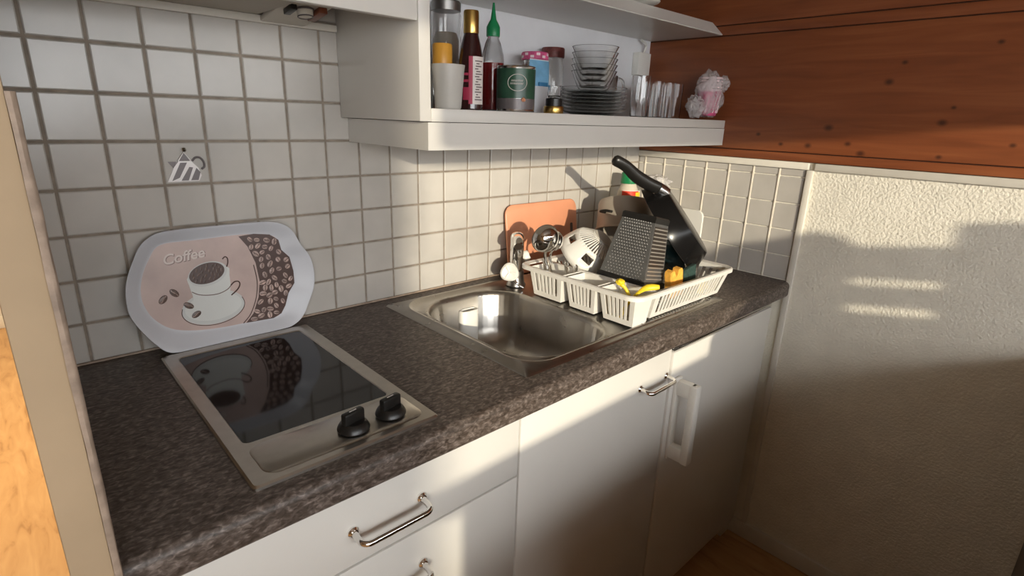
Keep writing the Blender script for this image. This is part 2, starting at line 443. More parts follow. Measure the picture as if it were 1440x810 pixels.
# ---------------------------------------------------------------- base cabinets
FY = -.567
def wire_handle(parent, name, c0, c1, out=.032, r=.0048):
    """a bent bar between two feet on the front"""
    c0, c1 = Vector(c0), Vector(c1); d = (c1-c0).normalized(); o = Vector((0, -out, -.004)); bm = B(); rr = .012
    p = [c0, c0+o*.55]
    for k in range(6):
        a = PI/2*k/5; p.append(c0+o-o.normalized()*rr*(1-math.sin(a))+d*rr*(1-math.cos(a)))
    for k in range(6):
        a = PI/2*k/5; p.append(c1+o-o.normalized()*rr*(1-math.cos(a))-d*rr*(1-math.sin(a)))
    p += [c1+o*.55, c1]
    tube(bm, p, r, 12)
    for c in (c0, c1): lathe(bm, [(0, 0), (.0085, 0), (.0085, .003), (.006, .006), (0, .006)], 16, c, frame((0, -1, 0)).to_4x4())
    return part(name, bm, CHROME, parent)

t = thing('drawer_cabinet', 'white base cabinet of drawers under the hob with bent chrome bar handles', 'cabinet', (.24, -.3, 0))
bm = B(); box(bm, -.04, .534, -.547, -.02, .1, .888); part('carcass', bm, WHITE, t)
bm = B(); box(bm, -.04, .534, -.51, -.49, 0, .0995); part('plinth', bm, WHITE_EDGE, t)
for z0, z1, nm in ((.764, .886, .822), (.50, .7605, .697), (.104, .4965, .43)):
    bm = B(); box(bm, -.038, .5325, FY, -.5475, z0, z1, .0018); d = part('drawer', bm, WHITE, t)
    wire_handle(d, 'handle', (.212, FY, nm), (.326, FY, nm))

t = thing('sink_cabinet', 'white base cabinet with a single plain door below the sink', 'cabinet', (.78, -.3, 0))
bm = B()
box(bm, .536, .552, -.547, -.02, .1, .888); box(bm, 1.008, 1.026, -.547, -.02, .1, .888); box(bm, .552, 1.008, -.547, -.02, .1, .118); box(bm, .552, 1.008, -.03, -.02, .118, .888)
box(bm, .552, 1.008, -.547, -.535, .80, .888)
part('carcass', bm, WHITE, t)
bm = B(); box(bm, .536, 1.026, -.51, -.49, 0, .0995); part('plinth', bm, WHITE_EDGE, t)
bm = B(); box(bm, .5365, 1.0255, FY, -.5475, .104, .886, .0018); d = part('door', bm, WHITE, t)
wire_handle(d, 'handle', (.905, FY, .815), (1.010, FY, .815), out=.030)

t = thing('fridge_cabinet', 'white appliance front in the corner with a white plastic grip handle', 'cabinet', (1.3, -.3, 0))
bm = B(); box(bm, 1.030, 1.575, -.547, -.02, .1, .885); part('carcass', bm, WHITE, t)
bm = B(); box(bm, 1.030, 1.575, -.51, -.49, 0, .0995); part('plinth', bm, WHITE_EDGE, t)
bm = B(); box(bm, 1.0305, 1.570, FY-.004, -.5475, .104, .868, .0025); d = part('door', bm, WHITE, t)
bm = B(); box(bm, 1.0305, 1.570, FY-.002, -.5475, .8705, .8735, .0008); box(bm, 1.0305, 1.570, FY-.002, -.5475, .8765, .880, .0008); part('top_rail', bm, CHROME, t, label='thin bright metal rail along the top of the door')
bm = B()
hx = 1.056
box(bm, hx-.012, hx+.014, FY-.014, FY-.0035, .575, .800, .004)
box(bm, hx-.010, hx+.012, FY-.060, FY-.008, .755, .795, .005)
box(bm, hx-.010, hx+.012, FY-.060, FY-.008, .580, .618, .005)
box(bm, hx-.012, hx+.014, FY-.066, FY-.044, .580, .795, .006)
part('handle', bm, WPLAST, d, label='white plastic grip handle')
bm = B(); box(bm, 1.578, XR-.001, -.535, -.52, 0, .889, .001)
single('filler_panel', bm, WHITE_EDGE, 'narrow white filler panel between the corner front and the right wall', 'panel', (1.61, -.53, 0))

# ---------------------------------------------------------------- hob
t = thing('hob', 'built-in two-zone black glass hob with a steel frame and two black knobs', 'hob', (.233, -.3, CT))
out = rrect(.095, .371, -.553, -.060, .006, 4); out2 = rrect(.0975, .3685, -.5505, -.0625, .006, 4)
inn = rrect(.117, .345, -.449, -.084, .010, 5); inn2 = rrect(.1185, .3435, -.4475, -.0855, .009, 5)
S = star([out, out2, inn, inn2], (.231, -.267))
bm = B()
loops(bm, [[(x, y, CT+.0003) for x, y in S[0]], [(x, y, CT+.004) for x, y in S[0]], [(x, y, CT+.0065) for x, y in S[1]], [(x, y, CT+.0065) for x, y in S[2]], [(x, y, CT+.0045) for x, y in S[3]], [(x, y, CT+.0005) for x, y in S[3]]], cap0=False, cap1=False)
part('steel_frame', bm, STEEL2, t)
bm = B(); prism(bm, inn2, CT+.0006, CT+.0050); part('glass_plate', bm, GLASSK, t)
bm = B(); a = rrect(.116, .356, -.540, -.4585, .020, 8); b = rrect(.1185, .3535, -.5375, -.461, .018, 8)
loops(bm, [[(x, y, CT+.0066) for x, y in a], [(x, y, CT+.0080) for x, y in b]], cap0=False); part('control_plate', bm, STEEL2, t)
for kx, ky, ang in ((.2495, -.511, 12), (.3125, -.508, 12)):
    bm = B()
    lathe(bm, [(0, 0), (.0225, 0), (.0235, .002), (.0225, .005), (.0195, .010), (.0165, .0125), (0, .0125)], 32, (kx, ky, CT+.010))
    lathe(bm, [(0, 0), (.010, 0), (.010, .0025), (0, .0025)], 20, (kx, ky, CT+.0079))
    k = part('knob', bm, BLACK, t)
    Mk = Matrix.Translation((kx, ky, CT+.022)) @ Matrix.Rotation(math.radians(ang), 4, 'Z')
    bm = B(); box(bm, -.0175, .0175, -.0058, .0058, -.004, .017, .003, M=Mk); part('grip', bm, BLACK, k)
    bm = B(); box(bm, -.0008, .0008, -.006, .006, .0165, .0176, M=Mk @ Matrix.Rotation(PI/2, 4, 'Z')); box(bm, -.0012, .0012, -.0008, .0008, .0165, .0176, M=Mk); part('pointer', bm, LABELW, k, label='pale mark on the knob grip')

# ---------------------------------------------------------------- sink
t = thing('sink', 'stainless steel inset sink with one bowl and a ribbed drainer', 'sink', (.94, -.3, CT))
c = (.752, -.31)
pl = rrect(.572, 1.307, -.541, -.045, .006, 4); pl2 = rrect(.575, 1.304, -.538, -.048, .006, 4)
rg = [rrect(.590+d, 1.287-d, -.532+d, -.060-d, .075-d, 9) for d in (0, .005, .010, .016)]
bw = [rrect(.603+d, .899-d, -.521+d, -.098-d, max(.100-d*.6, .03), 10) for d in (0, .004, .009, .013, .022, .034, .055, .085)]
S = star([pl, pl2]+rg+bw, c, 140)
zz = [CT+.0003, CT+.0035, CT+.0038, CT+.0085, CT+.0075, CT+.002, CT+.0045, CT+.0060, CT+.0030, CT-.006, CT-.090, CT-.125, CT-.143, CT-.149]
order = [0, 1, 2, 3, 4, 5, 6, 7, 8, 9, 10, 11, 12, 13]
bm = B(); rows = [[(x, y, zz[k]) for x, y in S[k]] for k in order]
loops(bm, rows, cap0=False, cap1=True)
part('basin', bm, STEEL, t, angle=50)
bm = B(); lathe(bm, [(0, .0012), (.012, .0012), (.014, .003), (.030, .003), (.034, .0005)], 32, (.76, -.25, CT-.149), cap1=False); part('drain', bm, DARKSTEEL, t)
bm = B()
for k in range(9):
    y = -.505+.046*k; tube(bm, [(.985, y, CT+.0035), (1.255, y, CT+.0035)], .0025, 8)
for k in range(26):
    x = .955+.0125*k; tube(bm, [(x, -.524, CT+.0075), (x+.004, -.514, CT+.0050)], .0022, 6)
part('drainer_ribs', bm, STEEL, t)

# white oval tube standing in the bowl
bm = B()
def oval(a, b, z, n=28): return [(.690+math.copysign(abs(math.cos(2*PI*k/n))**.7, math.cos(2*PI*k/n))*a, -.222+math.copysign(abs(math.sin(2*PI*k/n))**.8, math.sin(2*PI*k/n))*b, z) for k in range(n)]
zb = CT-.149
loops(bm, [oval(.0240, .012, zb+.006), oval(.0255, .0140, zb+.009), oval(.0255, .0140, .949), oval(.0240, .0125, .952), oval(.0205, .0075, .952), oval(.0195, .0068, .948), oval(.0195, .0068, .80)])
single('upright_holder', bm, WPLAST, 'hollow oval white plastic holder standing upright in the sink bowl', 'holder', (.69, -.222, zb))

# ---------------------------------------------------------------- tap
t = thing('tap', 'chrome sink tap with white lobed handles in front of the salmon board', 'tap', (.939, -.118, CT))
tx, ty = .939, -.118
bm = B(); lathe(bm, [(0, .0035), (.027, .0035), (.027, .006), (.023, .012), (.021, .03), (.0205, .042), (.019, .046), (0, .046)], 32, (tx, ty, CT+.0025)); part('base', bm, DARKSTEEL, t)
bm = B(); lathe(bm, [(0, .04), (.0165, .04), (.0185, .046), (.0185, .135), (.0180, .143), (.0145, .150), (.008, .1535), (0, .1545)], 32, (tx, ty, CT)); part('column', bm, CHROME, t)
bm = B(); d = Vector((-.66, -.75, 0)).normalized(); p0 = Vector((tx, ty, 1.070))
pts = smooth_path([p0, p0+d*.03+Vector((0, 0, .006)), p0+d*.065+Vector((0, 0, .006)), p0+d*.085+Vector((0, 0, -.001))], 4)
tube(bm, pts, [.0145]*(len(pts)-3)+[.0135, .0125, .011], 16); part('spout', bm, CHROME, t)
def lobe_handle(c, n, rad, stem_to):
    bm = B(); M = Matrix.Translation(c) @ frame(n, (0, 0, 1)).to_4x4()
    def ring(s, z): return [M @ Vector((rad*s*(1+.06*math.cos(3*a))*math.cos(a), rad*s*(1+.06*math.cos(3*a))*math.sin(a), z)) for a in [2*PI*k/48 for k in range(48)]]
    loops(bm, [ring(.80, -.009), ring(.97, -.006), ring(1, 0), ring(.95, .006), ring(.78, .0095), ring(.30, .006), ring(.15, .005)])
    for q in range(3):
        a = 2*PI*q/3+.5; tube(bm, [M @ Vector((0, 0, .007)), M @ Vector((rad*.55*math.cos(a), rad*.55*math.sin(a), .0095)), M @ Vector((rad*.86*math.cos(a), rad*.86*math.sin(a), .0075))], [.0022, .0020, .0012], 8)
    h = part('handle', bm, WPLAST, t, label='white three-lobed handle')
    bm = B(); tube(bm, [c, stem_to], .006, 12); part('stem', bm, CHROME, h)
lobe_handle(Vector((.905, -.128, .985)), (-.74, -.64, .22), .0255, Vector((tx, ty, .972)))
lobe_handle(Vector((.974, -.118, 1.018)), (.75, -.55, .35), .0150, Vector((tx, ty, .985)))
bm = B(); tube(bm, smooth_path([(.908, -.140, .972), (.915, -.152, .955), (.927, -.160, .946)], 4), .0030, 8); part('plug_chain', bm, CHROME, t)

# ---------------------------------------------------------------- salmon cutting board on the wall
ang = math.atan2(.055, .19)
t_rot = Matrix(((1, 0, 0), (0, math.sin(.13), -math.cos(.13)), (0, math.cos(.13), math.sin(.13))))
def slab(poly_outer, th, rad=.002):
    bm = B(); cx = sum(p[0] for p in poly_outer)/len(poly_outer); cy = sum(p[1] for p in poly_outer)/len(poly_outer)
    def ins(d): return [(cx+(x-cx)*(1-d/abs(.12)), cy+(y-cy)*(1-d/abs(.12))) for x, y in poly_outer]
    loops(bm, [[(x, y, 0) for x, y in ins(rad)], [(x, y, rad) for x, y in poly_outer], [(x, y, th-rad) for x, y in poly_outer], [(x, y, th) for x, y in ins(rad)]])
    return bm
bm = slab(rrect(-.152, .152, 0, .205, .030, 8), .008)
t = thing('cutting_board', 'salmon pink plastic cutting board with rounded corners leaning on the tiles', 'cutting board', (1.13, -.042, CT+.0045), t_rot)
part('board', bm, SALMON, t, True)
bm = B(); prism(bm, rrect(.118, .130, .07, .13, .005, 4), .0078, .0084); part('grip_slot', bm, TBROWN, t, True)

# ---------------------------------------------------------------- coffee tray
OUT = [(-0.1716, 0.1307), (-0.1633, 0.1587), (-0.1502, 0.186), (-0.1395, 0.2046), (-0.1265, 0.2177), (-0.1043, 0.228), (-0.0662, 0.2305), (-0.0071, 0.2307), (0.0683, 0.2298), (0.1, 0.2266), (0.1236, 0.2171), (0.1383, 0.2005), (0.1497, 0.173), (0.1642, 0.149), (0.1702, 0.1168), (0.1662, 0.0812), (0.1502, 0.0477), (0.1328, 0.0194), (0.1106, 0.0048), (0.084, 0.0012), (-0.0056, 0.0006), (-0.0794, 0.0006), (-0.1105, 0.0012), (-0.1274, 0.0072), (-0.1424, 0.0252), (-0.1549, 0.0459), (-0.1666, 0.0697), (-0.1733, 0.0938)]
INN = [(-0.1494, 0.1265), (-0.1415, 0.1551), (-0.1279, 0.1809), (-0.1134, 0.2012), (-0.093, 0.2079), (-0.046, 0.2078), (0.0266, 0.2091), (0.061, 0.2072), (0.0924, 0.2023), (0.1091, 0.1889), (0.1123, 0.1671), (0.1269, 0.1499), (0.1312, 0.1185), (0.1296, 0.0922), (0.1138, 0.0728), (0.1039, 0.0481), (0.0931, 0.0325), (0.0751, 0.0254), (0.0185, 0.0272), (-0.0237, 0.0277), (-0.0736, 0.0329), (-0.1128, 0.0455), (-0.1381, 0.0709), (-0.1491, 0.1001)]
BEAN = [(0.0316, 0.2045), (0.0456, 0.1823), (0.0561, 0.1475), (0.0585, 0.109), (0.0516, 0.0761), (0.0369, 0.0446), (0.0204, 0.0280), (0.0751, 0.0260), (0.0925, 0.0330), (0.1032, 0.0485), (0.1130, 0.0732), (0.1285, 0.0926), (0.1300, 0.1185), (0.1257, 0.1495), (0.1112, 0.1667), (0.1080, 0.1884), (0.0916, 0.2015), (0.061, 0.2065)]
SAUCER = [(0.0234, 0.0743), (0.0209, 0.0636), (0.0127, 0.0539), (-0.0002, 0.0461), (-0.0164, 0.0411), (-0.0341, 0.0392), (-0.0516, 0.0407), (-0.0671, 0.0452), (-0.0793, 0.0522), (-0.0871, 0.0611), (-0.0899, 0.0709), (-0.0876, 0.0809), (-0.0802, 0.0901), (-0.0685, 0.0977), (-0.0534, 0.103), (-0.0363, 0.1055), (-0.0187, 0.1047), (-0.0023, 0.1008), (0.011, 0.0939), (0.02, 0.0848)]
CUPRIM = [(0.001, 0.1454), (0.0, 0.1379), (-0.0044, 0.1306), (-0.0118, 0.1243), (-0.0215, 0.1194), (-0.0324, 0.1166), (-0.0434, 0.116), (-0.0534, 0.1177), (-0.0615, 0.1215), (-0.067, 0.127), (-0.0694, 0.1336), (-0.0684, 0.1407), (-0.0643, 0.1477), (-0.0573, 0.1539), (-0.048, 0.1588), (-0.0374, 0.1618), (-0.0265, 0.1627), (-0.0162, 0.1612), (-0.0076, 0.1576), (-0.0017, 0.1522)]
COFFEE = [(-0.004, 0.1462), (-0.0048, 0.1398), (-0.0088, 0.1335), (-0.0155, 0.1279), (-0.0242, 0.1237), (-0.0339, 0.1212), (-0.0438, 0.1206), (-0.0528, 0.122), (-0.0601, 0.1252), (-0.065, 0.1298), (-0.0671, 0.1355), (-0.0663, 0.1417), (-0.0625, 0.1477), (-0.0562, 0.1532), (-0.0478, 0.1574), (-0.0383, 0.1601), (-0.0284, 0.1609), (-0.0192, 0.1597), (-0.0116, 0.1567), (-0.0063, 0.152)]
BODY = [(-0.0686, 0.139), (-0.0694, 0.1214), (-0.0667, 0.1031), (-0.0643, 0.0806), (-0.0534, 0.0715), (-0.0361, 0.0666), (-0.017, 0.0709), (-0.0052, 0.0871), (0.0019, 0.1065), (0.0034, 0.131), (0.0022, 0.1475), (-0.0353, 0.1414)]
BAND = [(-0.0668, 0.1091), (-0.0557, 0.1018), (-0.0385, 0.0977), (-0.0204, 0.0975), (-0.0047, 0.1028), (0.0027, 0.1093)]
HANDLE = [(0.0028, 0.1097), (0.0105, 0.1157), (0.0181, 0.1152), (0.0197, 0.1083), (0.0138, 0.0993), (0.0009, 0.0901)]
HANDLE2 = [(-0.0046, 0.1639), (0.0008, 0.168), (0.0047, 0.1642), (0.0041, 0.1554), (0.0007, 0.1477)]
k = .032/.235; yd = Vector((0, k, 1)).normalized()
tray_rot = Matrix((Vector((1, 0, 0)), yd, Vector((1, 0, 0)).cross(yd))).transposed()
t = thing('serving_tray', 'pale wavy-edged serving tray with a coffee cup picture leaning behind the hob', 'tray', (.235, -.0405, CT+.0013), tray_rot)
o_ = smooth_poly(OUT, 4); i_ = smooth_poly(INN, 4)
S = star([o_, i_], (-.005, .118), 150)
def mixl(f): return [(a[0]+(b[0]-a[0])*f, a[1]+(b[1]-a[1])*f) for a, b in zip(S[0], S[1])]
bm = B()
loops(bm, [[(x, y, -.0005) for x, y in mixl(.96)], [(x, y, .012) for x, y in mixl(.12)], [(x, y, .0135) for x, y in mixl(0)], [(x, y, .0150) for x, y in mixl(.02)],
           [(x, y, .0145) for x, y in mixl(.12)], [(x, y, .0115) for x, y in mixl(.30)], [(x, y, .0045) for x, y in mixl(.80)], [(x, y, .0025) for x, y in mixl(.94)], [(x, y, .0020) for x, y in mixl(1.03)]])
part('tray_body', bm, LAV, t, True, 60)
def sticker(name, poly, h, m, parent=t, base=.0018): 
    bm = B(); prism(bm, poly, base, h); return part(name, bm, m, parent, True)
pic = sticker('printed_picture', [(x*.985, .118+(y-.118)*.985) for x, y in i_], .0024, TPINK)
sticker('printed_beans', BEAN, .0027, TBROWN, pic)
bm = B()
prism(bm, smooth_poly(SAUCER, 2), .0020, .0028); 
part('printed_saucer', bm, TSAUC, pic, True)
bm = B(); SH = [(x*.90-.0030, .078+(y-.078)*.80) for x, y in SAUCER]; prism(bm, smooth_poly(SH, 2), .0020, .0030); part('printed_saucer', bm, TCUP, pic, True)
bm = B()
arc = [(x, y-.0015) for x, y in SAUCER[19:]+SAUCER[:12]]
tube(bm, smooth_path([(x, y, .0028) for x, y in arc], 3), .0007, 6); tube(bm, smooth_path([(x, y, .0031) for x, y in BAND], 4), .0009, 6)
tube(bm, smooth_path([(x, y, .0031) for x, y in HANDLE], 4), .0013, 6); tube(bm, smooth_path([(x, y, .0031) for x, y in HANDLE2], 4), .0012, 6)
tube(bm, smooth_path([(x, y, .0028) for x, y in [(0.0516, 0.144), (0.0535, 0.1096), (0.0470, 0.0766), (0.0318, 0.0453), (0.0150, 0.0285)]], 4), .0009, 6)
part('printed_outline', bm, TBROWN, pic, True)
sticker('printed_cup', smooth_poly(BODY, 3), .0032, TCUP, pic)
bm = B(); tube(bm, smooth_path([(x, y, .0033) for x, y in BAND], 4), .0008, 6); part('printed_outline', bm, TSHADE, pic, True)
sticker('printed_cup', smooth_poly(CUPRIM, 2), .0034, TSAUC, pic)
sticker('printed_coffee', smooth_poly(COFFEE, 2), .0037, TBROWN, pic)
def bean(bm, x, y, a, b, rotz, h=.0028, z=.0026, mi=0, slit=True):
    c_, s_ = math.cos(rotz), math.sin(rotz)
    def ring(f, zz): return [(x+a*f*math.cos(q)*c_-b*f*math.sin(q)*s_, y+a*f*math.cos(q)*s_+b*f*math.sin(q)*c_, zz) for q in [2*PI*k/12 for k in range(12)]]
    loops(bm, [ring(1, z-.0005), ring(.95, z+(h-z)*.5), ring(.7, h)], mi=mi)
    if slit:
        p = [(x+a*.8*f*c_-b*.15*math.sin(f*3)*s_, y+a*.8*f*s_+b*.15*math.sin(f*3)*c_, h) for f in (-1, -.5, 0, .5, 1)]
        tube(bm, p, b*.14, 5, mi=1)
bm = B(); rnd = random.Random(3)
def inside(x, y, poly):
    r = False
    for (ax, ay), (bx, by) in zip(poly, poly[1:]+poly[:1]):
        if (ay > y) != (by > y) and x < (bx-ax)*(y-ay)/(by-ay)+ax: r = not r
    return r
placed = []
for _ in range(6000):
    x, y = rnd.uniform(.02, .13), rnd.uniform(.025, .208)
    if not inside(x, y, BEAN): continue
    if any(not inside(x+.0055*math.cos(q), y+.0055*math.sin(q), BEAN) for q in (0, 1, 2, 3, 4, 5)): continue
    if any((x-a)**2+(y-b)**2 < .0122**2 for a, b in placed): continue
    placed.append((x, y)); bean(bm, x, y, rnd.uniform(.0056, .0078), rnd.uniform(.0042, .0054), rnd.uniform(0, PI), h=.0033)
part('printed_bean_pattern', bm, [TBEAN, TBROWN, TDARKB], pic, True)
bm = B()
for _ in range(900):
    x, y = rnd.uniform(-.066, -.006), rnd.uniform(.122, .16)
    if not inside(x, y, [(cx*.85-.0053, .1407+(cy-.1407)*.8) for cx, cy in COFFEE]): continue
    if any((x-a)**2+(y-b)**2 < .0062**2 for a, b in placed): continue
    placed.append((x, y)); bean(bm, x, y, .0042, .0019, rnd.uniform(.6, 1.6), h=.0041, z=.0036, mi=2, slit=False)
part('printed_coffee_grains', bm, [TBEAN, TBROWN, TDARKB], pic, True)
bm = B()
for (x, y), r_ in zip([(-0.1155, 0.1036), (-0.0959, 0.1126), (-0.076, 0.0842), (-0.0658, 0.0648)], (.8, -.9, -.6, .5)): bean(bm, x, y, .0098, .0060, r_, h=.0038, z=.0026)
part('printed_loose_beans', bm, [TDARKB, TBEAN], pic, True)
def lettering(body, size, loc, rotz, m, parent, name='lettering', shear=.25, ext=.0003, off=0.):
    cu = bpy.data.curves.new(name, 'FONT'); cu.body = body; cu.size = size; cu.extrude = ext; cu.shear = shear; cu.offset = off
    tmp = bpy.data.objects.new(name, cu); COL.objects.link(tmp)
    dg = bpy.context.evaluated_depsgraph_get(); me = bpy.data.meshes.new_from_object(tmp.evaluated_get(dg))
    bpy.data.objects.remove(tmp); bpy.data.curves.remove(cu)
    me.materials.clear(); me.materials.append(m)
    me.transform(Matrix.Translation(loc) @ Matrix.Rotation(rotz, 4, 'Z'))
    o = bpy.data.objects.new(name, me); COL.objects.link(o); o.parent = parent; W[o] = W[parent]
    return o
lettering('Coffee', .0265, (-.1050, .1660, .0026), .09, TSHADE, pic, 'lettering_edge', off=.0010)
lettering('Coffee', .0265, (-.1058, .1668, .0030), .09, TTEXT, pic, off=.0004)

# ---------------------------------------------------------------- teapot emblem stuck on a tile
t = thing('teapot_emblem', 'small striped silver teapot ornament stuck on a wall tile', 'ornament', (.19, -.003, 1.252))
bm = B(); box(bm, .175, .205, -.0040, -.0029, 1.258, 1.280); part('sticky_pad', bm, EMBD, t)
Mw = Matrix(((1, 0, 0, 0), (0, 0, -1, 0), (0, 1, 0, 0), (0, 0, 0, 1)))
bm = B(); prism(bm, [(.161, 1.252), (.1745, 1.279), (.183, 1.2885), (.203, 1.2885), (.214, 1.276), (.218, 1.262), (.2125, 1.252)], .0032, .0054, Mw); bd = part('body', bm, EMBL, t)
bm = B()
for a, b, c_, d in (((.168, 1.2535), (.185, 1.286), (.196, 1.286), (.181, 1.259)), ((.183, 1.2535), (.199, 1.278), (.205, 1.277), (.195, 1.2535)), ((.199, 1.2535), (.2105, 1.276), (.2165, 1.268), (.2115, 1.2535))):
    prism(bm, [a, b, c_, d], .0052, .0060, Mw)
part('dark_stripes', bm, EMBD, bd)
bm = B(); prism(bm, [(.1655, 1.288), (.1795, 1.288), (.1735, 1.276)], .0032, .0052, Mw); part('spout', bm, EMBD, t)
bm = B(); prism(bm, [(.181, 1.289), (.1925, 1.304), (.2025, 1.289)], .0032, .0054, Mw); part('lid', bm, EMBD, t)
bm = B(); tube(bm, [(.1815, -.0062, 1.289), (.1925, -.0062, 1.3045), (.2025, -.0062, 1.289)], .0012, 6); part('lid_edge', bm, EMBL, t)
bm = B(); lathe(bm, [(0, -.0048), (.0034, -.0034), (.0048, 0), (.0034, .0034), (0, .0048)], 16, (.193, -.0085, 1.3095)); part('knob', bm, CHROME, t)
bm = B(); tube(bm, smooth_path([(.205, -.0056, 1.2885), (.2105, -.0056, 1.2945), (.2185, -.0056, 1.2945), (.2240, -.0056, 1.287), (.2245, -.0056, 1.278), (.219, -.0056, 1.2735)], 4), .0019, 8); part('handle', bm, EMBD, t)

# ---------------------------------------------------------------- extractor hood and wall cabinet at the left
t = thing('cooker_hood', 'white extractor hood over the hob with switches on its underside', 'hood', (.2, -.16, 1.54))
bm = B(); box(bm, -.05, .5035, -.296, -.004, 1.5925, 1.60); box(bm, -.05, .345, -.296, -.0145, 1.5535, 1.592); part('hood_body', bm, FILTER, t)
bm = B(); box(bm, -.05, .5035, -.312, -.296, 1.536, 1.60, .002); part('front_lip', bm, WHITE, t)
bm = B(); box(bm, -.05, .5035, -.014, -.0038, 1.5405, 1.5535, .001); part('back_lip', bm, HOODW, t)
Mh = Matrix.Translation((.392, -.0145, 1.5425)) @ Matrix.Rotation(math.radians(-9), 4, 'X')
bm = B(); box(bm, -.042, .042, -.27, 0, 0, .010, .002, M=Mh); cp = part('switch_panel', bm, HOODW, t)
bm = B(); box(bm, -.031, -.019, -.120, -.085, -.009, .0005, .0015, M=Mh); part('push_button', bm, BLACK, cp)
bm = B(); lathe(bm, [(0, -.014), (.0125, -.0135), (.0140, -.010), (.0145, 0), (0, 0)], 24, (0, 0, 0), Mh @ Matrix.Translation((0, -.105, 0))); kn = part('rotary_knob', bm, HOODW, cp)
bm = B(); tube(bm, [Mh @ Vector((.0150*math.cos(a), -.105+.0150*math.sin(a), -.002)) for a in [2*PI*k/24 for k in range(25)]], .0018, 6)
tube(bm, [Mh @ Vector((.0128*math.cos(a), -.105+.0128*math.sin(a), -.0138)) for a in [2*PI*k/24 for k in range(25)]], .0012, 6); part('dial_ring', bm, EMBD, kn)
bm = B(); box(bm, .018, .034, -.125, -.070, -.010, .0005, .0015, M=Mh); part('rocker_switch', bm, REDSW, cp)
t = thing('wall_cabinet', 'white wall cabinet above the extractor hood', 'cabinet', (.2, -.15, 1.605))
bm = B(); box(bm, -.05, .5035, -.294, -.004, 1.605, 2.2); part('carcass', bm, WHITE, t)
bm = B(); box(bm, -.05, .5035, -.312, -.2945, 1.6015, 2.2, .002); part('door', bm, WHITE, t)

# ---------------------------------------------------------------- open shelf unit
t = thing('shelf_unit', 'open white wall shelf unit holding bottles and glassware', 'shelf', (1.08, -.15, 1.32))
bm = B(); box(bm, .5055, .5295, -.311, -.004, 1.373, 2.2, .0012); part('side_panel', bm, WHITE, t)
bm = B(); box(bm, .5300, XR-.0127, -.311, -.004, 1.3725, 1.396, .0012); part('shelf_board', bm, WHITE, t)
bm = B(); prism(bm, [(.522, -.004), (XR-.0127, -.004), (XR-.0127, -.3115), (.533, -.3115), (.522, -.3115)], 1.322, 1.3715); part('light_pelmet', bm, WHITE, t)
bm = B(); box(bm, .53, XR-.0127, -.008, -.0035, 1.3965, 1.642); part('back_panel', bm, PANELW, t)
bm = B(); loops(bm, [[(x, -.0085, 1.642), (x, -.262, 1.642), (x, -.264, 1.644), (x, -.2255, 1.681), (x, -.0085, 1.681)] for x in (.53, XR-.0127)]); part('upper_shelf_board', bm, WHITE, t)

SH = 1.3965
def glass_vessel(name, label, c, prof_out, th, m, cat, group=None, seg=32):
    """hollow vessel: outer profile up, inner profile back down"""
    bm = B(); inner = [(max(r-th, 0), max(z, prof_out[0][1]+th*1.5)) for r, z in reversed(prof_out[1:])]
    lathe(bm, [(0, prof_out[0][1])]+prof_out+inner+[(0, prof_out[0][1]+th*1.5)], seg, c, cap0=False, cap1=False)
    return single(name, bm, m, label, cat, c, group, angle=40)

# white tub at the left end
glass_vessel('plastic_tub', 'frosted white plastic tub at the left end of the shelf', (.618, -.242, SH), [(.024, 0), (.026, .003), (.0315, .070), (.0330, .082)], .0015, FROST, 'tub')
def label_band(bm, c, r, z0, z1, a0, a1, n=10, th=.0006):
    A = [math.radians(a0+(a1-a0)*k/n) for k in range(n+1)]
    ls = []
    for a in A: ls.append([(c[0]+rr*math.cos(a), c[1]+rr*math.sin(a), c[2]+z) for rr, z in ((r, z0), (r+th, z0), (r+th, z1), (r, z1))])
    loops(bm, ls)
# jar with the orange cap
c = (.660, -.165, SH)
t = thing('spice_jar', 'glass spice jar with a broad orange cap behind the frosted tub', 'jar', c)
bm = B(); lathe(bm, [(0, 0), (.020, 0), (.021, .003), (.021, .072), (.017, .082), (.017, .088), (0, .088)], 28, c); part('jar_body', bm, GLASS, t)
bm = B(); lathe(bm, [(0, .086), (.0205, .086), (.0208, .09), (.0208, .126), (.019, .129), (0, .129)], 28, c); part('cap', bm, ORANGE, t)
bm = B(); label_band(bm, c, .0212, .02, .07, 200, 320); part('label', bm, LABELW, t)
# tall canister
c = (.735, -.075, SH)
t = thing('tall_canister', 'tall clear canister with a dark lid reaching the upper shelf', 'canister', c)
bm = B(); lathe(bm, [(0, 0), (.032, 0), (.034, .003), (.034, .200), (.032, .208), (.0305, .208), (.0322, .198), (.0322, .005), (0, .005)], 32, c, cap0=False, cap1=False); part('canister_body', bm, GLASS, t)
bm = B(); lathe(bm, [(0, .2085), (.0335, .2085), (.0335, .226), (.031, .229), (0, .229)], 32, c); part('lid', bm, DARKSTEEL, t)
bm = B(); lathe(bm, [(0, .006), (.029, .006), (.029, .15), (.024, .165), (0, .168)], 24, c); part('contents', bm, POT, t)
# olive bottle
c = (.741, -.150, SH)
t = thing('oil_bottle', 'slim olive brown oil bottle standing between tall canister and vinegar bottle', 'bottle', c)
bm = B(); lathe(bm, [(0, 0), (.019, 0), (.021, .003), (.021, .085), (.017, .108), (.010, .125), (.009, .148), (0, .148)], 28, c); part('bottle_body', bm, OLIVE, t)
bm = B(); lathe(bm, [(0, .147), (.0105, .147), (.0105, .166), (0, .167)], 20, c); part('cap', bm, BLACK, t)
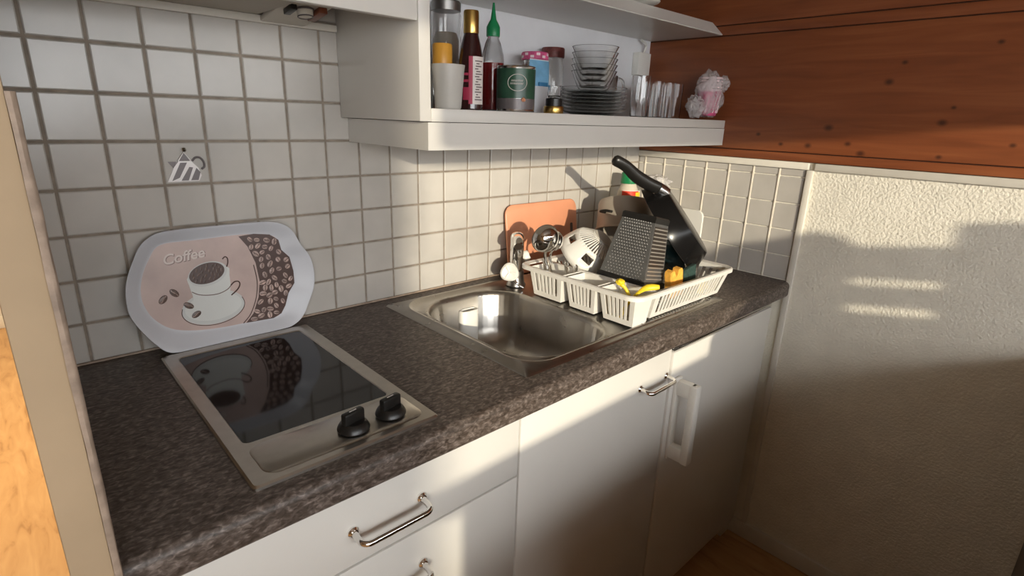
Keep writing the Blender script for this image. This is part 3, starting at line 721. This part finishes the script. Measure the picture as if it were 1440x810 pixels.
# vinegar bottle
c = (.704, -.205, SH)
t = thing('vinegar_bottle', 'dark vinegar bottle with a gold cap and red and white label', 'bottle', c)
bm = B(); lathe(bm, [(0, 0), (.024, 0), (.0262, .003), (.0262, .075), (.0255, .100), (.020, .130), (.0150, .147), (.0140, .155), (0, .155)], 32, c); part('bottle_body', bm, VINEGAR, t)
bm = B(); lathe(bm, [(0, .150), (.0152, .150), (.0158, .153), (.0158, .190), (.0145, .193), (0, .1935)], 28, c); part('cap', bm, GOLD, t)
bm = B(); label_band(bm, c, .0263, .012, .105, 225, 300); lb = part('label', bm, LABELW, t)
bm = B(); label_band(bm, c, .0266, .012, .105, 222, 240); part('label_stripe', bm, LABELRED, lb)
bm = B()
for k in range(16): label_band(bm, c, .0268, .020+.005*k, .0222+.005*k, 250+3*(k % 3), 290-6*(k*7 % 5))
part('label_print', bm, LABELDK, lb)
bm = B(); label_band(bm, c, .0263, .02, .045, 195, 222); label_band(bm, c, .0263, .055, .060, 195, 220); label_band(bm, c, .0263, .068, .073, 195, 220); part('front_label', bm, LABELRED, t)
# sriracha style squeeze bottle
c = (.822, -.137, SH)
t = thing('squeeze_bottle', 'clear squeeze bottle with a pointed green nozzle and red sauce left inside', 'bottle', c)
bm = B(); lathe(bm, [(0, 0), (.024, 0), (.026, .004), (.026, .110), (.0245, .125), (.018, .148), (.0125, .160), (.0125, .166), (0, .166)], 32, c); part('bottle_body', bm, GLASS, t)
bm = B(); lathe(bm, [(0, .004), (.0235, .004), (.0245, .007), (.0245, .106), (0, .107)], 28, c); part('sauce', bm, SRIR, t)
bm = B(); lathe(bm, [(0, .162), (.0150, .162), (.0155, .165), (.0155, .182), (.0125, .188), (.0065, .198), (.0035, .220), (.0022, .232), (0, .2325)], 28, c); part('nozzle_cap', bm, GREENCAP, t)
# green tin
c = (.818, -.222, SH)
t = thing('food_tin', 'squat dark green food tin with a pale oval on the label', 'tin', c)
bm = B(); lathe(bm, [(0, .002), (.040, .002), (.0425, 0), (.0435, .002), (.0425, .005), (.0425, .090), (.0435, .093), (.0425, .095), (.040, .091), (0, .090)], 40, c); part('can_body', bm, TIN, t)
bm = B(); label_band(bm, c, .0427, .028, .089, 150, 395, 40); lb = part('label', bm, CANGREEN, t)
bm = B(); label_band(bm, c, .0427, .006, .0275, 150, 395, 40); part('label_foot', bm, EMBD, lb, label='dark patterned foot of the label')
def on_can(u, v): a = math.radians(232+u/ .043*57.3); return (c[0]+.0437*math.cos(a), c[1]+.0437*math.sin(a), c[2]+v)
bm = B(); tube(bm, [on_can(.021*math.cos(q)*(1), .060+.017*math.sin(q)) for q in [2*PI*k/32 for k in range(33)]], .0007, 6); part('label_oval', bm, LABELW, lb)
bm = B()
for zz_, a0, a1 in ((.064, -.013, .013), (.058, -.015, .012)):
    x = a0
    while x < a1:
        tube(bm, [on_can(x, zz_-.0018), on_can(x+.001, zz_+.0018)], .0006, 5); x += .0026
part('label_print', bm, LABELW, lb)
bm = B(); tube(bm, [on_can(.010, .024), on_can(.014, .026), on_can(.018, .024)], [.003, .005, .003], 8); part('label_patch', bm, SALMON, lb)
# milk pouch
c = (.938, -.168, SH)
t = thing('drink_pouch', 'blue and white plastic pouch slumped beside the green tin', 'pouch', c)
bm = B(); ls = []
for k in range(13):
    f = k/12; w = .040*(1-.18*f); d = .019*(1-f)**.6+.0015; z = .122*f
    ls.append([(c[0]+w*math.cos(a)+.006*f, c[1]+d*math.sin(a)+.004*noise.noise(Vector((a, f*6, 1)))*(1-f), c[2]+z+.001) for a in [2*PI*q/24 for q in range(24)]])
loops(bm, ls); pb = part('pouch_body', bm, POUCHW, t)
bm = B(); ls = []
for k in range(6):
    f = .50+.48*k/5; w = .0403*(1-.18*f); d = .0193*(1-f)**.6+.0019; z = .122*f
    ls.append([(c[0]+w*math.cos(a)+.006*f, c[1]+d*math.sin(a)+.004*noise.noise(Vector((a, f*6, 1)))*(1-f), c[2]+z+.001) for a in [2*PI*q/24 for q in range(24)]])
loops(bm, ls, False, False); part('blue_print', bm, POUCHB, pb)
bm = B(); box(bm, c[0]-.010, c[0]+.020, c[1]-.0185, c[1]-.0145, c[2]+.062, c[2]+.071, .001); part('printed_band', bm, mat('deep_blue', (.03, .16, .32), .4), pb)
# jars at the back
c = (1.010, -.085, SH)
t = thing('preserve_jar', 'glass jar with a red and white checked lid behind the pouch', 'jar', c)
bm = B(); lathe(bm, [(0, 0), (.031, 0), (.033, .004), (.033, .110), (.029, .124), (.029, .130), (0, .130)], 28, c); part('jar_body', bm, GLASSG, t)
bm = B(); lathe(bm, [(0, .1305), (.0335, .1305), (.035, .133), (.035, .146), (.033, .149), (0, .1495)], 40, c); ld = part('lid', bm, PINK, t)
bm = B()
for k in range(14): label_band(bm, c, .0351, .134+.006*(k % 2), .140+.006*(k % 2), k*360/14, (k+.6)*360/14, 2)
part('lid_checks', bm, PINKW, ld)
c = (1.118, -.046, SH)
t = thing('jam_jar', 'glass jar with a dark red lid behind the stacked glass bowls', 'jar', c)
bm = B(); lathe(bm, [(0, 0), (.029, 0), (.031, .004), (.031, .125), (.027, .140), (.027, .147), (0, .147)], 28, c); part('jar_body', bm, GLASSG, t)
bm = B(); lathe(bm, [(0, .1475), (.0305, .1475), (.0315, .15), (.0315, .170), (.030, .173), (0, .1735)], 40, c); part('lid', bm, DKRED, t)
c = (.925, -.240, SH)
t = thing('small_jar', 'tiny low jar with a black top and gold rim at the front of the shelf', 'jar', c)
bm = B(); lathe(bm, [(0, 0), (.0225, 0), (.0235, .002), (.0235, .014), (.0225, .016), (0, .016)], 28, c); part('gold_rim', bm, GOLD, t)
bm = B(); lathe(bm, [(0, .0165), (.0195, .0165), (.0195, .032), (.018, .034), (0, .034)], 28, c); part('black_top', bm, BLACK, t)
bm = B(); lathe(bm, [(0, .0345), (.014, .0345), (.016, .040), (.015, .062), (.0142, .062), (.015, .040), (.0125, .0362), (0, .0362)], 24, c, cap0=False, cap1=False); part('glass_neck', bm, GLASS, t)

# stacks of glass dishes
pc = (1.118, -.195)
def dup(o, dz, label=None):
    c_ = o.copy(); COL.objects.link(c_); c_.location.z += dz
    if label: c_['label'] = label
    return c_
pl0 = glass_vessel('glass_plate', 'greenish glass plates in the low stack under the glass bowls', (*pc, SH), [(.050, 0), (.055, .0015), (.076, .0085), (.0885, .0155), (.0890, .0165)], .0022, GLASSG, 'plate', 'stacked glass plates', 40)
for k in range(1, 7): dup(pl0, .0086*k)
bz = SH+.0086*6+.0045
b0 = glass_vessel('glass_bowl', 'clear glass bowls nested in the tall stack on the glass plates', (*pc, bz), [(.030, 0), (.034, .002), (.045, .020), (.0545, .042), (.0590, .051), (.0600, .052)], .0022, GLASS, 'bowl', 'nested glass bowls', 40)
for k in range(1, 5): dup(b0, .0145*k)
c = (1.300, -.085, SH)
t = thing('glass_mug', 'clear glass mug with a big handle behind the tumbler', 'mug', c)
bm = B(); lathe(bm, [(0, 0), (.034, 0), (.036, .003), (.040, .112), (.0395, .113), (.0375, .112), (.0335, .008), (0, .006)], 32, c, cap0=False, cap1=False); part('mug_body', bm, GLASS, t)
bm = B(); tube(bm, smooth_path([(c[0]+.038, c[1]-.006, SH+.104), (c[0]+.058, c[1]-.010, SH+.108), (c[0]+.076, c[1]-.012, SH+.100), (c[0]+.082, c[1]-.012, SH+.07), (c[0]+.070, c[1]-.012, SH+.03), (c[0]+.036, c[1]-.008, SH+.015)], 5), .004, 10); part('handle', bm, GLASS, t)
TUMB = [(.021, 0), (.0235, .002), (.0245, .030), (.0255, .098)]
glass_vessel('tumbler', 'tall straight glass tumbler shining beside the glass plates', (1.288, -.225, SH), [(.022, 0), (.0245, .003), (.0255, .050), (.0255, .108)], .002, GLASS, 'glass')
def glass_at(i, x, y, lab):
    return glass_vessel('drinking_glass', lab, (x, y, SH), [(r*.98, z*1.0) for r, z in TUMB], .0012, THINGLASS, 'glass', 'drinking glasses on the shelf')
for i, (x, y) in enumerate([(1.360, -.225), (1.418, -.225), (1.476, -.215), (1.395, -.165), (1.455, -.158), (1.512, -.150)]):
    glass_at(i, x, y, 'small drinking glass in the cluster between the tumbler and the pink bag')
# bag with pink paper cups
c = (1.572, -.276, SH)
t = thing('bag_of_cups', 'crumpled clear plastic bag of pink patterned paper cups at the shelf end', 'bag', c)
bm = B(); lathe(bm, [(0, 0), (.026, 0), (.0275, .004), (.033, .062), (.0335, .066), (.0335, .070), (0, .070)], 28, (c[0], c[1], c[2]+.012)); cp = part('paper_cups', bm, PINK, t)
bm = B()
for k in range(5): lathe(bm, [(.0325, .069+.0085*k), (.0350, .070+.0085*k), (.0355, .073+.0085*k), (.0345, .0755+.0085*k), (.0325, .0755+.0085*k)], 28, (c[0], c[1], c[2]+.012), cap0=False, cap1=False)
part('cup_rims', bm, PINKW, cp, label='stack of white cup rims')
bm = B()
for k in range(7):
    a = math.radians(195+24*k); bb = a+.25
    tube(bm, [(c[0]+.0285*math.cos(a), c[1]+.0285*math.sin(a), c[2]+.02), (c[0]+.0335*math.cos(bb), c[1]+.0335*math.sin(bb), c[2]+.072)], .0022, 5)
part('cup_stripes', bm, PINKW, cp)
bm = B(); lump(bm, (c[0], c[1], c[2]+.073), .068, .22, 2.2, 4, (.70, .58, 1.02), 4); part('film', bm, FILM, t, angle=180)
bm = B(); lump(bm, (c[0]+.028, c[1]-.030, c[2]+.105), .026, .35, 2.6, 4, (.75, .5, .8), 9); part('film', bm, FILM, t, angle=180)
bm = B(); lump(bm, (1.494, -.280, SH+.0375), .030, .35, 2.6, 4, (1.2, .70, .95), 11)
single('plastic_wrap', bm, FILM, 'crumpled heap of clear plastic wrap left of the pink cups', 'wrap', (1.494, -.280, SH), angle=180)
# small box and cable in the corner of the shelf
t = thing('junction_box', 'small white box with a cable on the wall under the upper shelf', 'box', (1.568, -.02, 1.53))
bm = B(); box(bm, 1.535, 1.602, -.034, -.0085, 1.530, 1.600, .003); part('housing', bm, WPLAST, t)
bm = B(); tube(bm, smooth_path([(1.575, -.022, 1.599), (1.583, -.024, 1.62), (1.572, -.026, 1.630), (1.55, -.026, 1.6375)], 5), .0035, 8); part('cable', bm, WPLAST, t)
# plates on the upper shelf
p0 = glass_vessel('china_plate', 'white china plates stacked on the upper shelf', (1.285, -.138, 1.6815), [(.058, 0), (.062, .002), (.085, .009), (.102, .015), (.103, .0165)], .003, WPLAST, 'plate', 'stacked china plates', 48)
for k in range(1, 4): dup(p0, .0105*k)

# ---------------------------------------------------------------- dish rack
t = thing('dish_rack', 'white plastic dish drying rack with slotted sides on the drainer', 'rack', (1.13, -.35, CT+.006))
def quadbar(bm, a, b, c_, d, th, n):
    """a slab with corners a b c d and thickness th along n"""
    n = Vector(n)*th
    loops(bm, [[a, b, c_, d], [a+n, b+n, c_+n, d+n]])
def slotted(bm, tl, tr, br, bl, nslots, mt=.12, mb=.12, ms=.04, duty=.55, th=.0022):
    tl, tr, br, bl = map(Vector, (tl, tr, br, bl)); n = (tr-tl).cross(bl-tl).normalized()
    P = lambda u, v: tl*(1-u)*(1-v)+tr*u*(1-v)+br*u*v+bl*(1-u)*v
    Q = lambda u0, u1, v0, v1: quadbar(bm, P(u0, v0), P(u1, v0), P(u1, v1), P(u0, v1), th, n)
    Q(0, 1, 0, mt); Q(0, 1, 1-mb, 1); Q(0, ms, mt, 1-mb); Q(1-ms, 1, mt, 1-mb)
    w = (1-2*ms)/nslots
    for k in range(1, nslots): Q(ms+w*k-w*(1-duty)/2, ms+w*k+w*(1-duty)/2, mt, 1-mb)
ZR, ZB = 1.020, CT+.0085
RX0, RX1, RY0, RY1 = .895, 1.352, -.545, -.165
bm = B()
o1 = rrect(RX0, RX1, RY0, RY1, .035, 8); o2 = rrect(RX0+.004, RX1-.004, RY0+.004, RY1-.004, .032, 8); o3 = rrect(RX0+.016, RX1-.016, RY0+.016, RY1-.016, .024, 8)
loops(bm, [[(x, y, ZR-.010) for x, y in o1], [(x, y, ZR-.001) for x, y in o1], [(x, y, ZR+.001) for x, y in o2], [(x, y, ZR-.002) for x, y in o3], [(x, y, ZR-.005) for x, y in o3], [(x, y, ZR-.004) for x, y in o2]], close=True)
box(bm, .982, .992, RY0+.010, RY1-.010, ZR-.012, ZR-.001, .002)
part('rim', bm, RACK, t)
bm = B()
tx0, tx1, ty0, ty1 = .990, RX1-.012, RY0+.012, RY1-.012; bx0, bx1, by0, by1 = 1.000, 1.325, -.512, -.200
zt = ZR-.003
slotted(bm, (tx0, ty0, zt), (tx1, ty0, zt), (bx1, by0, ZB), (bx0, by0, ZB), 20, .16, .14, .055, .52)
slotted(bm, (tx1, ty0, zt), (tx1, ty1, zt), (bx1, by1, ZB), (bx1, by0, ZB), 15, .16, .14, .055, .52)
slotted(bm, (tx1, ty1, zt), (tx0, ty1, zt), (bx0, by1, ZB), (bx1, by1, ZB), 20, .16, .14, .055, .52)
slotted(bm, (tx0, ty1, zt), (tx0, ty0, zt), (bx0, by0, ZB), (bx0, by1, ZB), 15, .16, .14, .055, .52)
slotted(bm, (bx0, by0, ZB+.002), (bx1, by0, ZB+.002), (bx1, by1, ZB+.002), (bx0, by1, ZB+.002), 18, .06, .06, .03, .45)
part('basket', bm, RACK, t)
for ya, yb in ((-.312, -.200), (-.419, -.325), (-.530, -.430)):
    bm = B(); x0, x1 = RX0+.013, .980; X0, X1 = .920, .972; q0, q1 = ya+.009, yb-.009
    slotted(bm, (x0, yb, zt), (x0, ya, zt), (X0, q0, ZB), (X0, q1, ZB), 6, .14, .16, .13, .45)
    for A in (((x0, ya, zt), (x1, ya, zt), (X1, q0, ZB), (X0, q0, ZB)), ((x1, ya, zt), (x1, yb, zt), (X1, q1, ZB), (X1, q0, ZB)), ((x1, yb, zt), (x0, yb, zt), (X0, q1, ZB), (X1, q1, ZB))):
        slotted(bm, *A, 1, .14, .16, .46, .9) if False else quadbar(bm, *map(Vector, A), .0020, (Vector(A[1])-Vector(A[0])).cross(Vector(A[3])-Vector(A[0])).normalized())
    box(bm, X0, X1, q0, q1, ZB-.0015, ZB+.001)
    part('cutlery_cup', bm, RACK, t)
for x in (1.03, 1.30):
    for y in (-.49, -.24):
        bm = B(); box(bm, x-.012, x+.012, y-.012, y+.012, CT+.0062, ZB+.0005, .001); part('foot', bm, RACK, t)

# ---------------------------------------------------------------- things in the rack
gm = Matrix(((0.094, 0.9717, 0.2168), (-0.9944, 0.1024, -0.0276), (-0.049, -0.213, 0.9758)))
t = thing('box_grater', 'dark grey box grater with dimpled front leaning in the dish rack', 'grater', (1.0567, -.4098, .998), gm)
gw, gd, gh, gt = .126, .105, .163, .706
def gr(f, gx=1., z=0.): return [(sx*gw/2*f*gx, sy*gd/2*f*gx, z) for sx, sy in ((-1, -1), (1, -1), (1, 1), (-1, 1))]
bm = B(); loops(bm, [gr(1, 1, .008), gr(gt, 1, gh-.004)], False, True); part('grating_body', bm, GRATER, t, True)
bm = B(); loops(bm, [gr(1.02, 1, -.004), gr(1.07, 1, -.002), gr(1.055, 1, .014), gr(1.0, 1, .016)], True, False); part('base_frame', bm, BLACK, t, True)
bm = B(); loops(bm, [gr(gt*1.03, 1, gh-.007), gr(gt*1.03, 1, gh+.006), gr(gt*.96, 1, gh+.009)], True, True); part('top_frame', bm, BLACK, t, True)
fn = Vector((0, -1, (gd/2*(1-gt))/gh)).normalized()
bm = B(); bm2 = B()
for j in range(20):
    z = .018+.0072*j; f = 1-(1-gt)*z/gh
    for i in range(13):
        u = (i+.5+(.5 if j % 2 else 0))/13.5*2-1
        if abs(u) > .86: continue
        p = Vector((u*gw/2*f*.94, -gd/2*f, z)); M = Matrix.Translation(p) @ frame(fn, (1, 0, 0)).to_4x4()
        lathe(bm, [(.0019, 0), (.0012, .0008), (0, .0013)], 6, (0, 0, 0), M, cap0=False)
        q = M @ Matrix.Translation((0, -.0027, 0)); lathe(bm2, [(.0014, .0003), (0, .0004)], 6, (0, 0, 0), q, cap0=False)
part('teeth', bm, mat('tooth_steel', (.34, .335, .32), .4, .5), t, True); part('holes', bm2, BLACK, t, True)
sn = Vector((1, 0, (gw/2*(1-gt))/gh)).normalized()
def side_at(z, u):
    f = 1-(1-gt)*z/gh
    return Vector((gw/2*f, gd/2*f*u, z))
bm = B(); q4 = [side_at(.018, -.88), side_at(.018, .88), side_at(gh-.014, .88), side_at(gh-.014, -.88)]
loops(bm, [[p-sn*.0005 for p in q4], [p+sn*.0005 for p in q4]]); sf = part('slicing_face', bm, mat('slicer_dark', (.035, .026, .020), .5), t, True)
bm = B()
for j in range(14):
    z = .022+.0092*j
    a_, b_ = side_at(z, -.86), side_at(z, .86); w_ = Vector((0, 0, .0030))
    q4 = [a_, b_, b_+w_, a_+w_]
    loops(bm, [[p-sn*.0002 for p in q4], [p+sn*.0020 for p in q4]])
part('slicing_blades', bm, mat('blade_steel', (.50, .46, .41), .35, .6), sf, True)

# frying pan: local z points out of the opening, local x to the handle
v = R2*1.0 + R0*((941-720)/771.4) + R1*((326-405)/771.4); v.normalize()
hx_ = (R0*(-.515)+R1*(-.857)); n_ = (R0*(-.857)+R1*.515)
n_ = (n_ - v*n_.dot(v)).normalized(); n_ = (n_*math.cos(math.radians(5))+v*math.sin(math.radians(5))).normalized()
pr_ = frame(n_, hx_)
pcn = Vector((1.2560, -.3805, 1.1045)); PK = Matrix.Scale(1.02, 4)
t = thing('frying_pan', 'black frying pan standing on edge in the rack with its handle up', 'frying pan', pcn, pr_)
bm = B()
RP = .128
lathe(bm, [(0, -.0555), (.098, -.0555), (.104, -.053), (.112, -.040), (.126, -.010), (RP, 0), (RP+.0015, .001), (RP-.0015, .0012), (.124, -.010), (.110, -.040), (.101, -.0515), (0, -.0525)], 56)
bm.transform(PK); part('pan_body', bm, BLACKGLOSS, t, True, 30)
HT = Matrix.Rotation(math.radians(31)*(1 if (-v).dot(pr_.col[1]) > 0 else -1), 4, 'Z')
bm = B()
hp = smooth_path([(.104, 0, -.046), (.124, 0, -.040), (.152, 0, -.026), (.190, 0, -.013), (.230, 0, -.006), (.263, 0, .008)], 5)
rr = [.0130+.0040*math.sin(min(1, i/(len(hp)-1)*1.3)*PI*.9) for i in range(len(hp))]; rr[-1] = .008; rr[-2] = .0135; rr[0] = .0145
tube(bm, hp, rr, 14, flat=.75, up=(0, 1, 0)); bm.transform(PK @ HT); hd = part('handle', bm, BLACK, t, True, 60)
bm = B(); tube(bm, [(.099, 0, -.046), (.112, 0, -.043), (.126, 0, -.0385)], [.0175, .0180, .0172], 12); bm.transform(PK @ HT); part('ferrule', bm, TIN, hd, True, label='silver collar where handle meets pan')

# dark teal lid in front of the pan
lid_rot = frame(n_*.82 - v*.57, hx_)
t = thing('pot_lid', 'glossy dark teal lid resting against the frying pan in the rack', 'lid', pcn+n_*.044-hx_.normalized()*.066, lid_rot)
bm = B(); lathe(bm, [(0, .014), (.030, .012), (.052, .004), (.062, -.006), (.064, -.008), (.062, -.010), (.050, .0005), (0, .010)], 44); part('lid_body', bm, DARKTEAL, t, True)
bm = B(); lathe(bm, [(0, .013), (.008, .013), (.010, .022), (.008, .026), (0, .027)], 20); part('knob', bm, BLACK, t, True)

# white strainer: a cut-out dome seen from its foot
ax = Vector((.22, -.60, .77)).normalized()
st_rot = frame(ax, (R0*(-.6)+R1*.55))
t = thing('strainer', 'white plastic strainer with cut-out windows lying upside down in the rack', 'strainer', (1.078, -.244, 1.026), st_rot)
bm = B(); seg = 96
prof = [(.082, -.010), (.080, .004), (.0755, .020), (.0695, .038), (.063, .050), (.034, .072), (.029, .075)]
def sp(r, z, a): return (r*math.cos(a), r*math.sin(a), z)
rowsv = [[bm.verts.new(sp(r, z, 2*PI*k/seg)) for k in range(seg)] for r, z in prof]
for q in range(len(prof)-1):
    for k in range(seg):
        if q == 2 and (k % 16) in (0, 1, 2, 3, 4, 5): continue
        if q == 4 and k % 2: continue
        bm.faces.new((rowsv[q][k], rowsv[q][(k+1) % seg], rowsv[q+1][(k+1) % seg], rowsv[q+1][k]))
loose = [v_ for v_ in bm.verts if not v_.link_faces]; bmesh.ops.delete(bm, geom=loose, context='VERTS')
so = part('bowl', bm, WPLAST, t, True, 60)
md = so.modifiers.new('Solidify', 'SOLIDIFY'); md.thickness = .0024; md.offset = 0
bm = B(); lathe(bm, [(0, .0745), (.0300, .0745), (.0300, .077), (0, .0772)], 40); part('foot_disc', bm, OFFPLAST, t, True, label='grey disc at the foot')

# ladles and cutlery in the first cup
def ladle(name, lab, bc, axis, foot, rad, side):
    t = thing(name, lab, 'ladle', foot)
    bm = B(); M = frame(axis).to_4x4(); pr2 = []
    for k in range(9): a = PI/2*k/8; pr2.append((rad*math.sin(a), -rad*.85*math.cos(a)))
    pr2 += [(rad*1.04, .001), (rad*.96, .001)]
    for k in range(8, -1, -1): a = PI/2*k/8; pr2.append((rad*.94*math.sin(a), -rad*.79*math.cos(a)))
    lathe(bm, pr2, 36, bc, M, False, False); part('bowl', bm, CHROME, t, angle=60)
    e = Vector(bc)+Vector(side)*rad
    bm = B(); tube(bm, smooth_path([e, e*.85+Vector(foot)*.15+Vector((0, .006, 0)), e*.4+Vector(foot)*.6, Vector(foot)], 5), .0042, 8, flat=.6); part('handle', bm, CHROME, t)
ladle('ladle', 'large chrome ladle with its shiny round back towards the room', (.900, -.258, 1.102), (.30, .90, .15), (.935, -.262, ZB+.004), .035, (.25, .1, -.95))
ladle('small_ladle', 'smaller chrome ladle behind and right of the large ladle', (.948, -.245, 1.088), (-.75, .35, .2), (.950, -.238, ZB+.004), .026, (-.1, .1, -.98))
for i, (tp, ft, lab) in enumerate([((.935, -.300, 1.050), (.945, -.296, ZB+.004), 'steel cutlery handle nearest the front of the first cup'), ((.965, -.310, 1.035), (.962, -.285, ZB+.004), 'steel cutlery handle leaning beside the strainer'), ((.922, -.240, 1.045), (.930, -.228, ZB+.004), 'short steel cutlery handle under the large ladle')]):
    bm = B(); tube(bm, smooth_path([ft, Vector(tp)*.5+Vector(ft)*.5+Vector((.003, 0, 0)), tp], 4), [.0035]*5+[.0045, .006, .0068, .004], 10, flat=.45)
    single('cutlery', bm, CHROME, lab, 'cutlery', ft, 'cutlery in the first cup')
# yellow things
t = thing('dish_brush', 'yellow handled dish brush lying across the front cup of the rack', 'brush', (.945, -.49, ZB+.003))
bm = B(); tube(bm, smooth_path([(.958, -.500, ZB+.003), (.956, -.492, .98), (.950, -.475, 1.015), (.944, -.462, 1.028)], 4), [.004]*10+[.005, .006, .005], 12); part('handle', bm, YELLOW, t)
bm = B(); lump(bm, (.944, -.4605, 1.031), .0100, .2, 3, 3, (1.1, 1.1, .8), 2); part('head', bm, YELLOW, t)
bm = B(); tube(bm, smooth_path([(.930, -.480, ZB+.007), (.936, -.490, .985), (.950, -.520, 1.028), (.975, -.544, 1.034)], 4), [.004]*8+[.006, .0075, .0075, .0065, .005], 12, flat=.7)
single('vegetable_peeler', bm, YELLOW, 'flat yellow handle resting on the front corner of the rack rim', 'peeler', (.955, -.51, ZB))
bm = B(); Ms = Matrix.Translation((1.128, -.494, .978)) @ Matrix.Rotation(math.radians(-12), 4, 'Y') @ Matrix.Rotation(math.radians(-8), 4, 'Z')
pol = [(-.022, -.008), (.022, -.008), (.023, .058), (.020, .064), (.008, .064), (.004, .050), (-.001, .047), (-.006, .062), (-.010, .066), (-.020, .064), (-.023, .056)]
prism(bm, pol, -.009, .009, Ms @ Matrix(((1, 0, 0, 0), (0, 0, 1, 0), (0, 1, 0, 0), (0, 0, 0, 1))))
single('sponge', bm, SPONGE, 'orange yellow notched sponge standing behind the rack side', 'sponge', (1.128, -.494, .970))
bm = B(); Mg = Matrix.Translation((1.188, -.495, .992)) @ Matrix.Rotation(math.radians(-10), 4, 'Y'); box(bm, -.028, .030, -.006, .006, -.035, .045, .002, M=Mg)
single('scouring_pad', bm, SCOUR, 'dark green scouring pad right of the orange sponge', 'scouring pad', (1.197, -.492, .958))
bm = B(); lump(bm, (1.262, -.494, .974), .022, .25, 2.2, 4, (1.25, .50, 1.0), 21)
single('dishcloth', bm, PALEYEL, 'crumpled yellow dishcloth seen through the slots of the rack side', 'cloth', (1.262, -.494, .952))
glass_vessel('upturned_glass', 'clear drinking glass behind the right corner of the rack', (1.402, -.375, CT+.0006), [(.024, 0), (.026, .003), (.028, .070)], .002, GLASS, 'glass')

# saucepan tipped upside down behind the grater
pot_ax = Vector((.30, .22, .93)).normalized()
t = thing('saucepan', 'grey saucepan tipped upside down behind the grater', 'saucepan', (1.312, -.200, 1.060), frame(pot_ax, (1, 0, 0)))
bm = B(); lathe(bm, [(.088, 0), (.090, .001), (.090, .004), (.087, .006), (.087, .082), (.083, .092), (.074, .096), (0, .096), (0, .092), (.072, .092), (.081, .088), (.084, .080), (.084, .004)], 48, cap0=False, cap1=False); part('pot_body', bm, POT, t, True)
bm = B(); tube(bm, smooth_path([(-.086, -.012, .045), (-.108, -.012, .043), (-.112, 0, .043), (-.108, .012, .043), (-.086, .012, .045)], 4), .004, 8); part('handle', bm, BLACK, t, True)

# soap bottle in the corner
c = (1.468, -.088, CT+.0006)
t = thing('soap_bottle', 'cleaning bottle with a green cap and red and yellow label in the corner', 'bottle', c)
bm = B(); lathe(bm, [(0, 0), (.034, 0), (.037, .004), (.037, .200), (.034, .225), (.026, .245), (.022, .252), (0, .252)], 32, c); part('bottle_body', bm, mat('soap_white', (.62, .56, .46), .35), t)
bm = B(); lathe(bm, [(0, .252), (.027, .252), (.0275, .255), (.026, .285), (.022, .289), (0, .289)], 28, c); part('cap', bm, GREENCAP, t)
bm = B(); label_band(bm, c, .0375, .165, .232, 185, 320, 16); lb = part('label', bm, LABELW, t)
bm = B(); label_band(bm, c, .0379, .205, .230, 185, 275, 12); part('red_print', bm, mat('bright_red', (.70, .05, .02), .45), lb)
bm = B(); label_band(bm, c, .0381, .165, .215, 268, 312, 8); label_band(bm, c, .0381, .212, .226, 255, 300, 8); part('yellow_print', bm, YELLOW, lb)
bm = B(); lump(bm, (1.575, -.110, 1.190), .046, .35, 2.4, 4, (.85, 1.25, .55), 31)
single('hanging_bag', bm, FILM, 'clear crumpled plastic bag in the tile corner above the frying pan', 'bag', (1.59, -.105, 1.168), angle=180)
# pale board against the right wall
bm = B()
My = Matrix(((0, 0, 1, 0), (1, 0, 0, 0), (0, 1, 0, 0), (0, 0, 0, 1)))
prism(bm, rrect(-.290, -.060, CT+.0005, 1.112, .022, 6), 1.606, 1.616, Matrix(((0, 0, 1, 0), (1, 0, 0, 0), (0, 1, 0, 0), (0, 0, 0, 1))))
single('white_board', bm, WPLAST, 'white plastic chopping board on edge at the right wall behind the pan', 'cutting board', (1.61, -.18, CT))

# ---------------------------------------------------------------- light
sd = Vector((.55, 1, -.18)).normalized()
sun = bpy.data.lights.new('sun', 'SUN'); sun.energy = 3.8; sun.angle = math.radians(.7); sun.color = (1, .90, .70)
so_ = bpy.data.objects.new('sun', sun); COL.objects.link(so_); so_.location = (-2, -5, 3)
so_.rotation_euler = (-sd).to_track_quat('Z', 'Y').to_euler()
w = bpy.data.worlds.new('sky'); sc.world = w; w.use_nodes = True
bg = w.node_tree.nodes['Background']; bg.inputs['Color'].default_value = (.95, .98, 1, 1); bg.inputs['Strength'].default_value = 11
def portal(name, c, sx, sz):
    l = bpy.data.lights.new(name, 'AREA'); l.shape = 'RECTANGLE'; l.size = sx; l.size_y = sz
    l.cycles.is_portal = True
    o = bpy.data.objects.new(name, l); COL.objects.link(o); o.location = c; o.rotation_euler = (PI/2, 0, 0)
portal('window_portal', (.47, -2.66, 1.45), 2.34, .6)
portal('opening_portal', (-.975, -2.66, 1.425), .55, 1.05)
# added unseen lamp in the next room, brightens the floor there
t = thing('floor_fill_lamp', 'added round lamp in the next room to brighten its floor', 'lamp', (-.75, 1.7, 2.2))
bm = B(); lathe(bm, [(0, .15), (.05, .15), (.05, .12), (.20, .05), (.19, .05), (.04, .11), (0, .11)], 32, (-.75, 1.7, 2.2), cap0=False, cap1=False); part('fill_lamp_shade', bm, WPLAST, t)
l = bpy.data.lights.new('floor_fill_light', 'AREA'); l.shape = 'DISK'; l.size = .3; l.energy = 95; l.color = (1, .82, .55)
o = bpy.data.objects.new('floor_fill_light', l); COL.objects.link(o); o.location = (-.75, 1.7, 2.24)

sc.view_settings.view_transform = 'Standard'; sc.view_settings.look = 'None'; sc.view_settings.gamma = 1
sc.view_settings.exposure = 0; sc.view_settings.use_curve_mapping = False
sc.cycles.use_denoising = True
sc.cycles.max_bounces = 24; sc.cycles.transmission_bounces = 24; sc.cycles.transparent_max_bounces = 24
sc.cycles.sample_clamp_indirect = 6
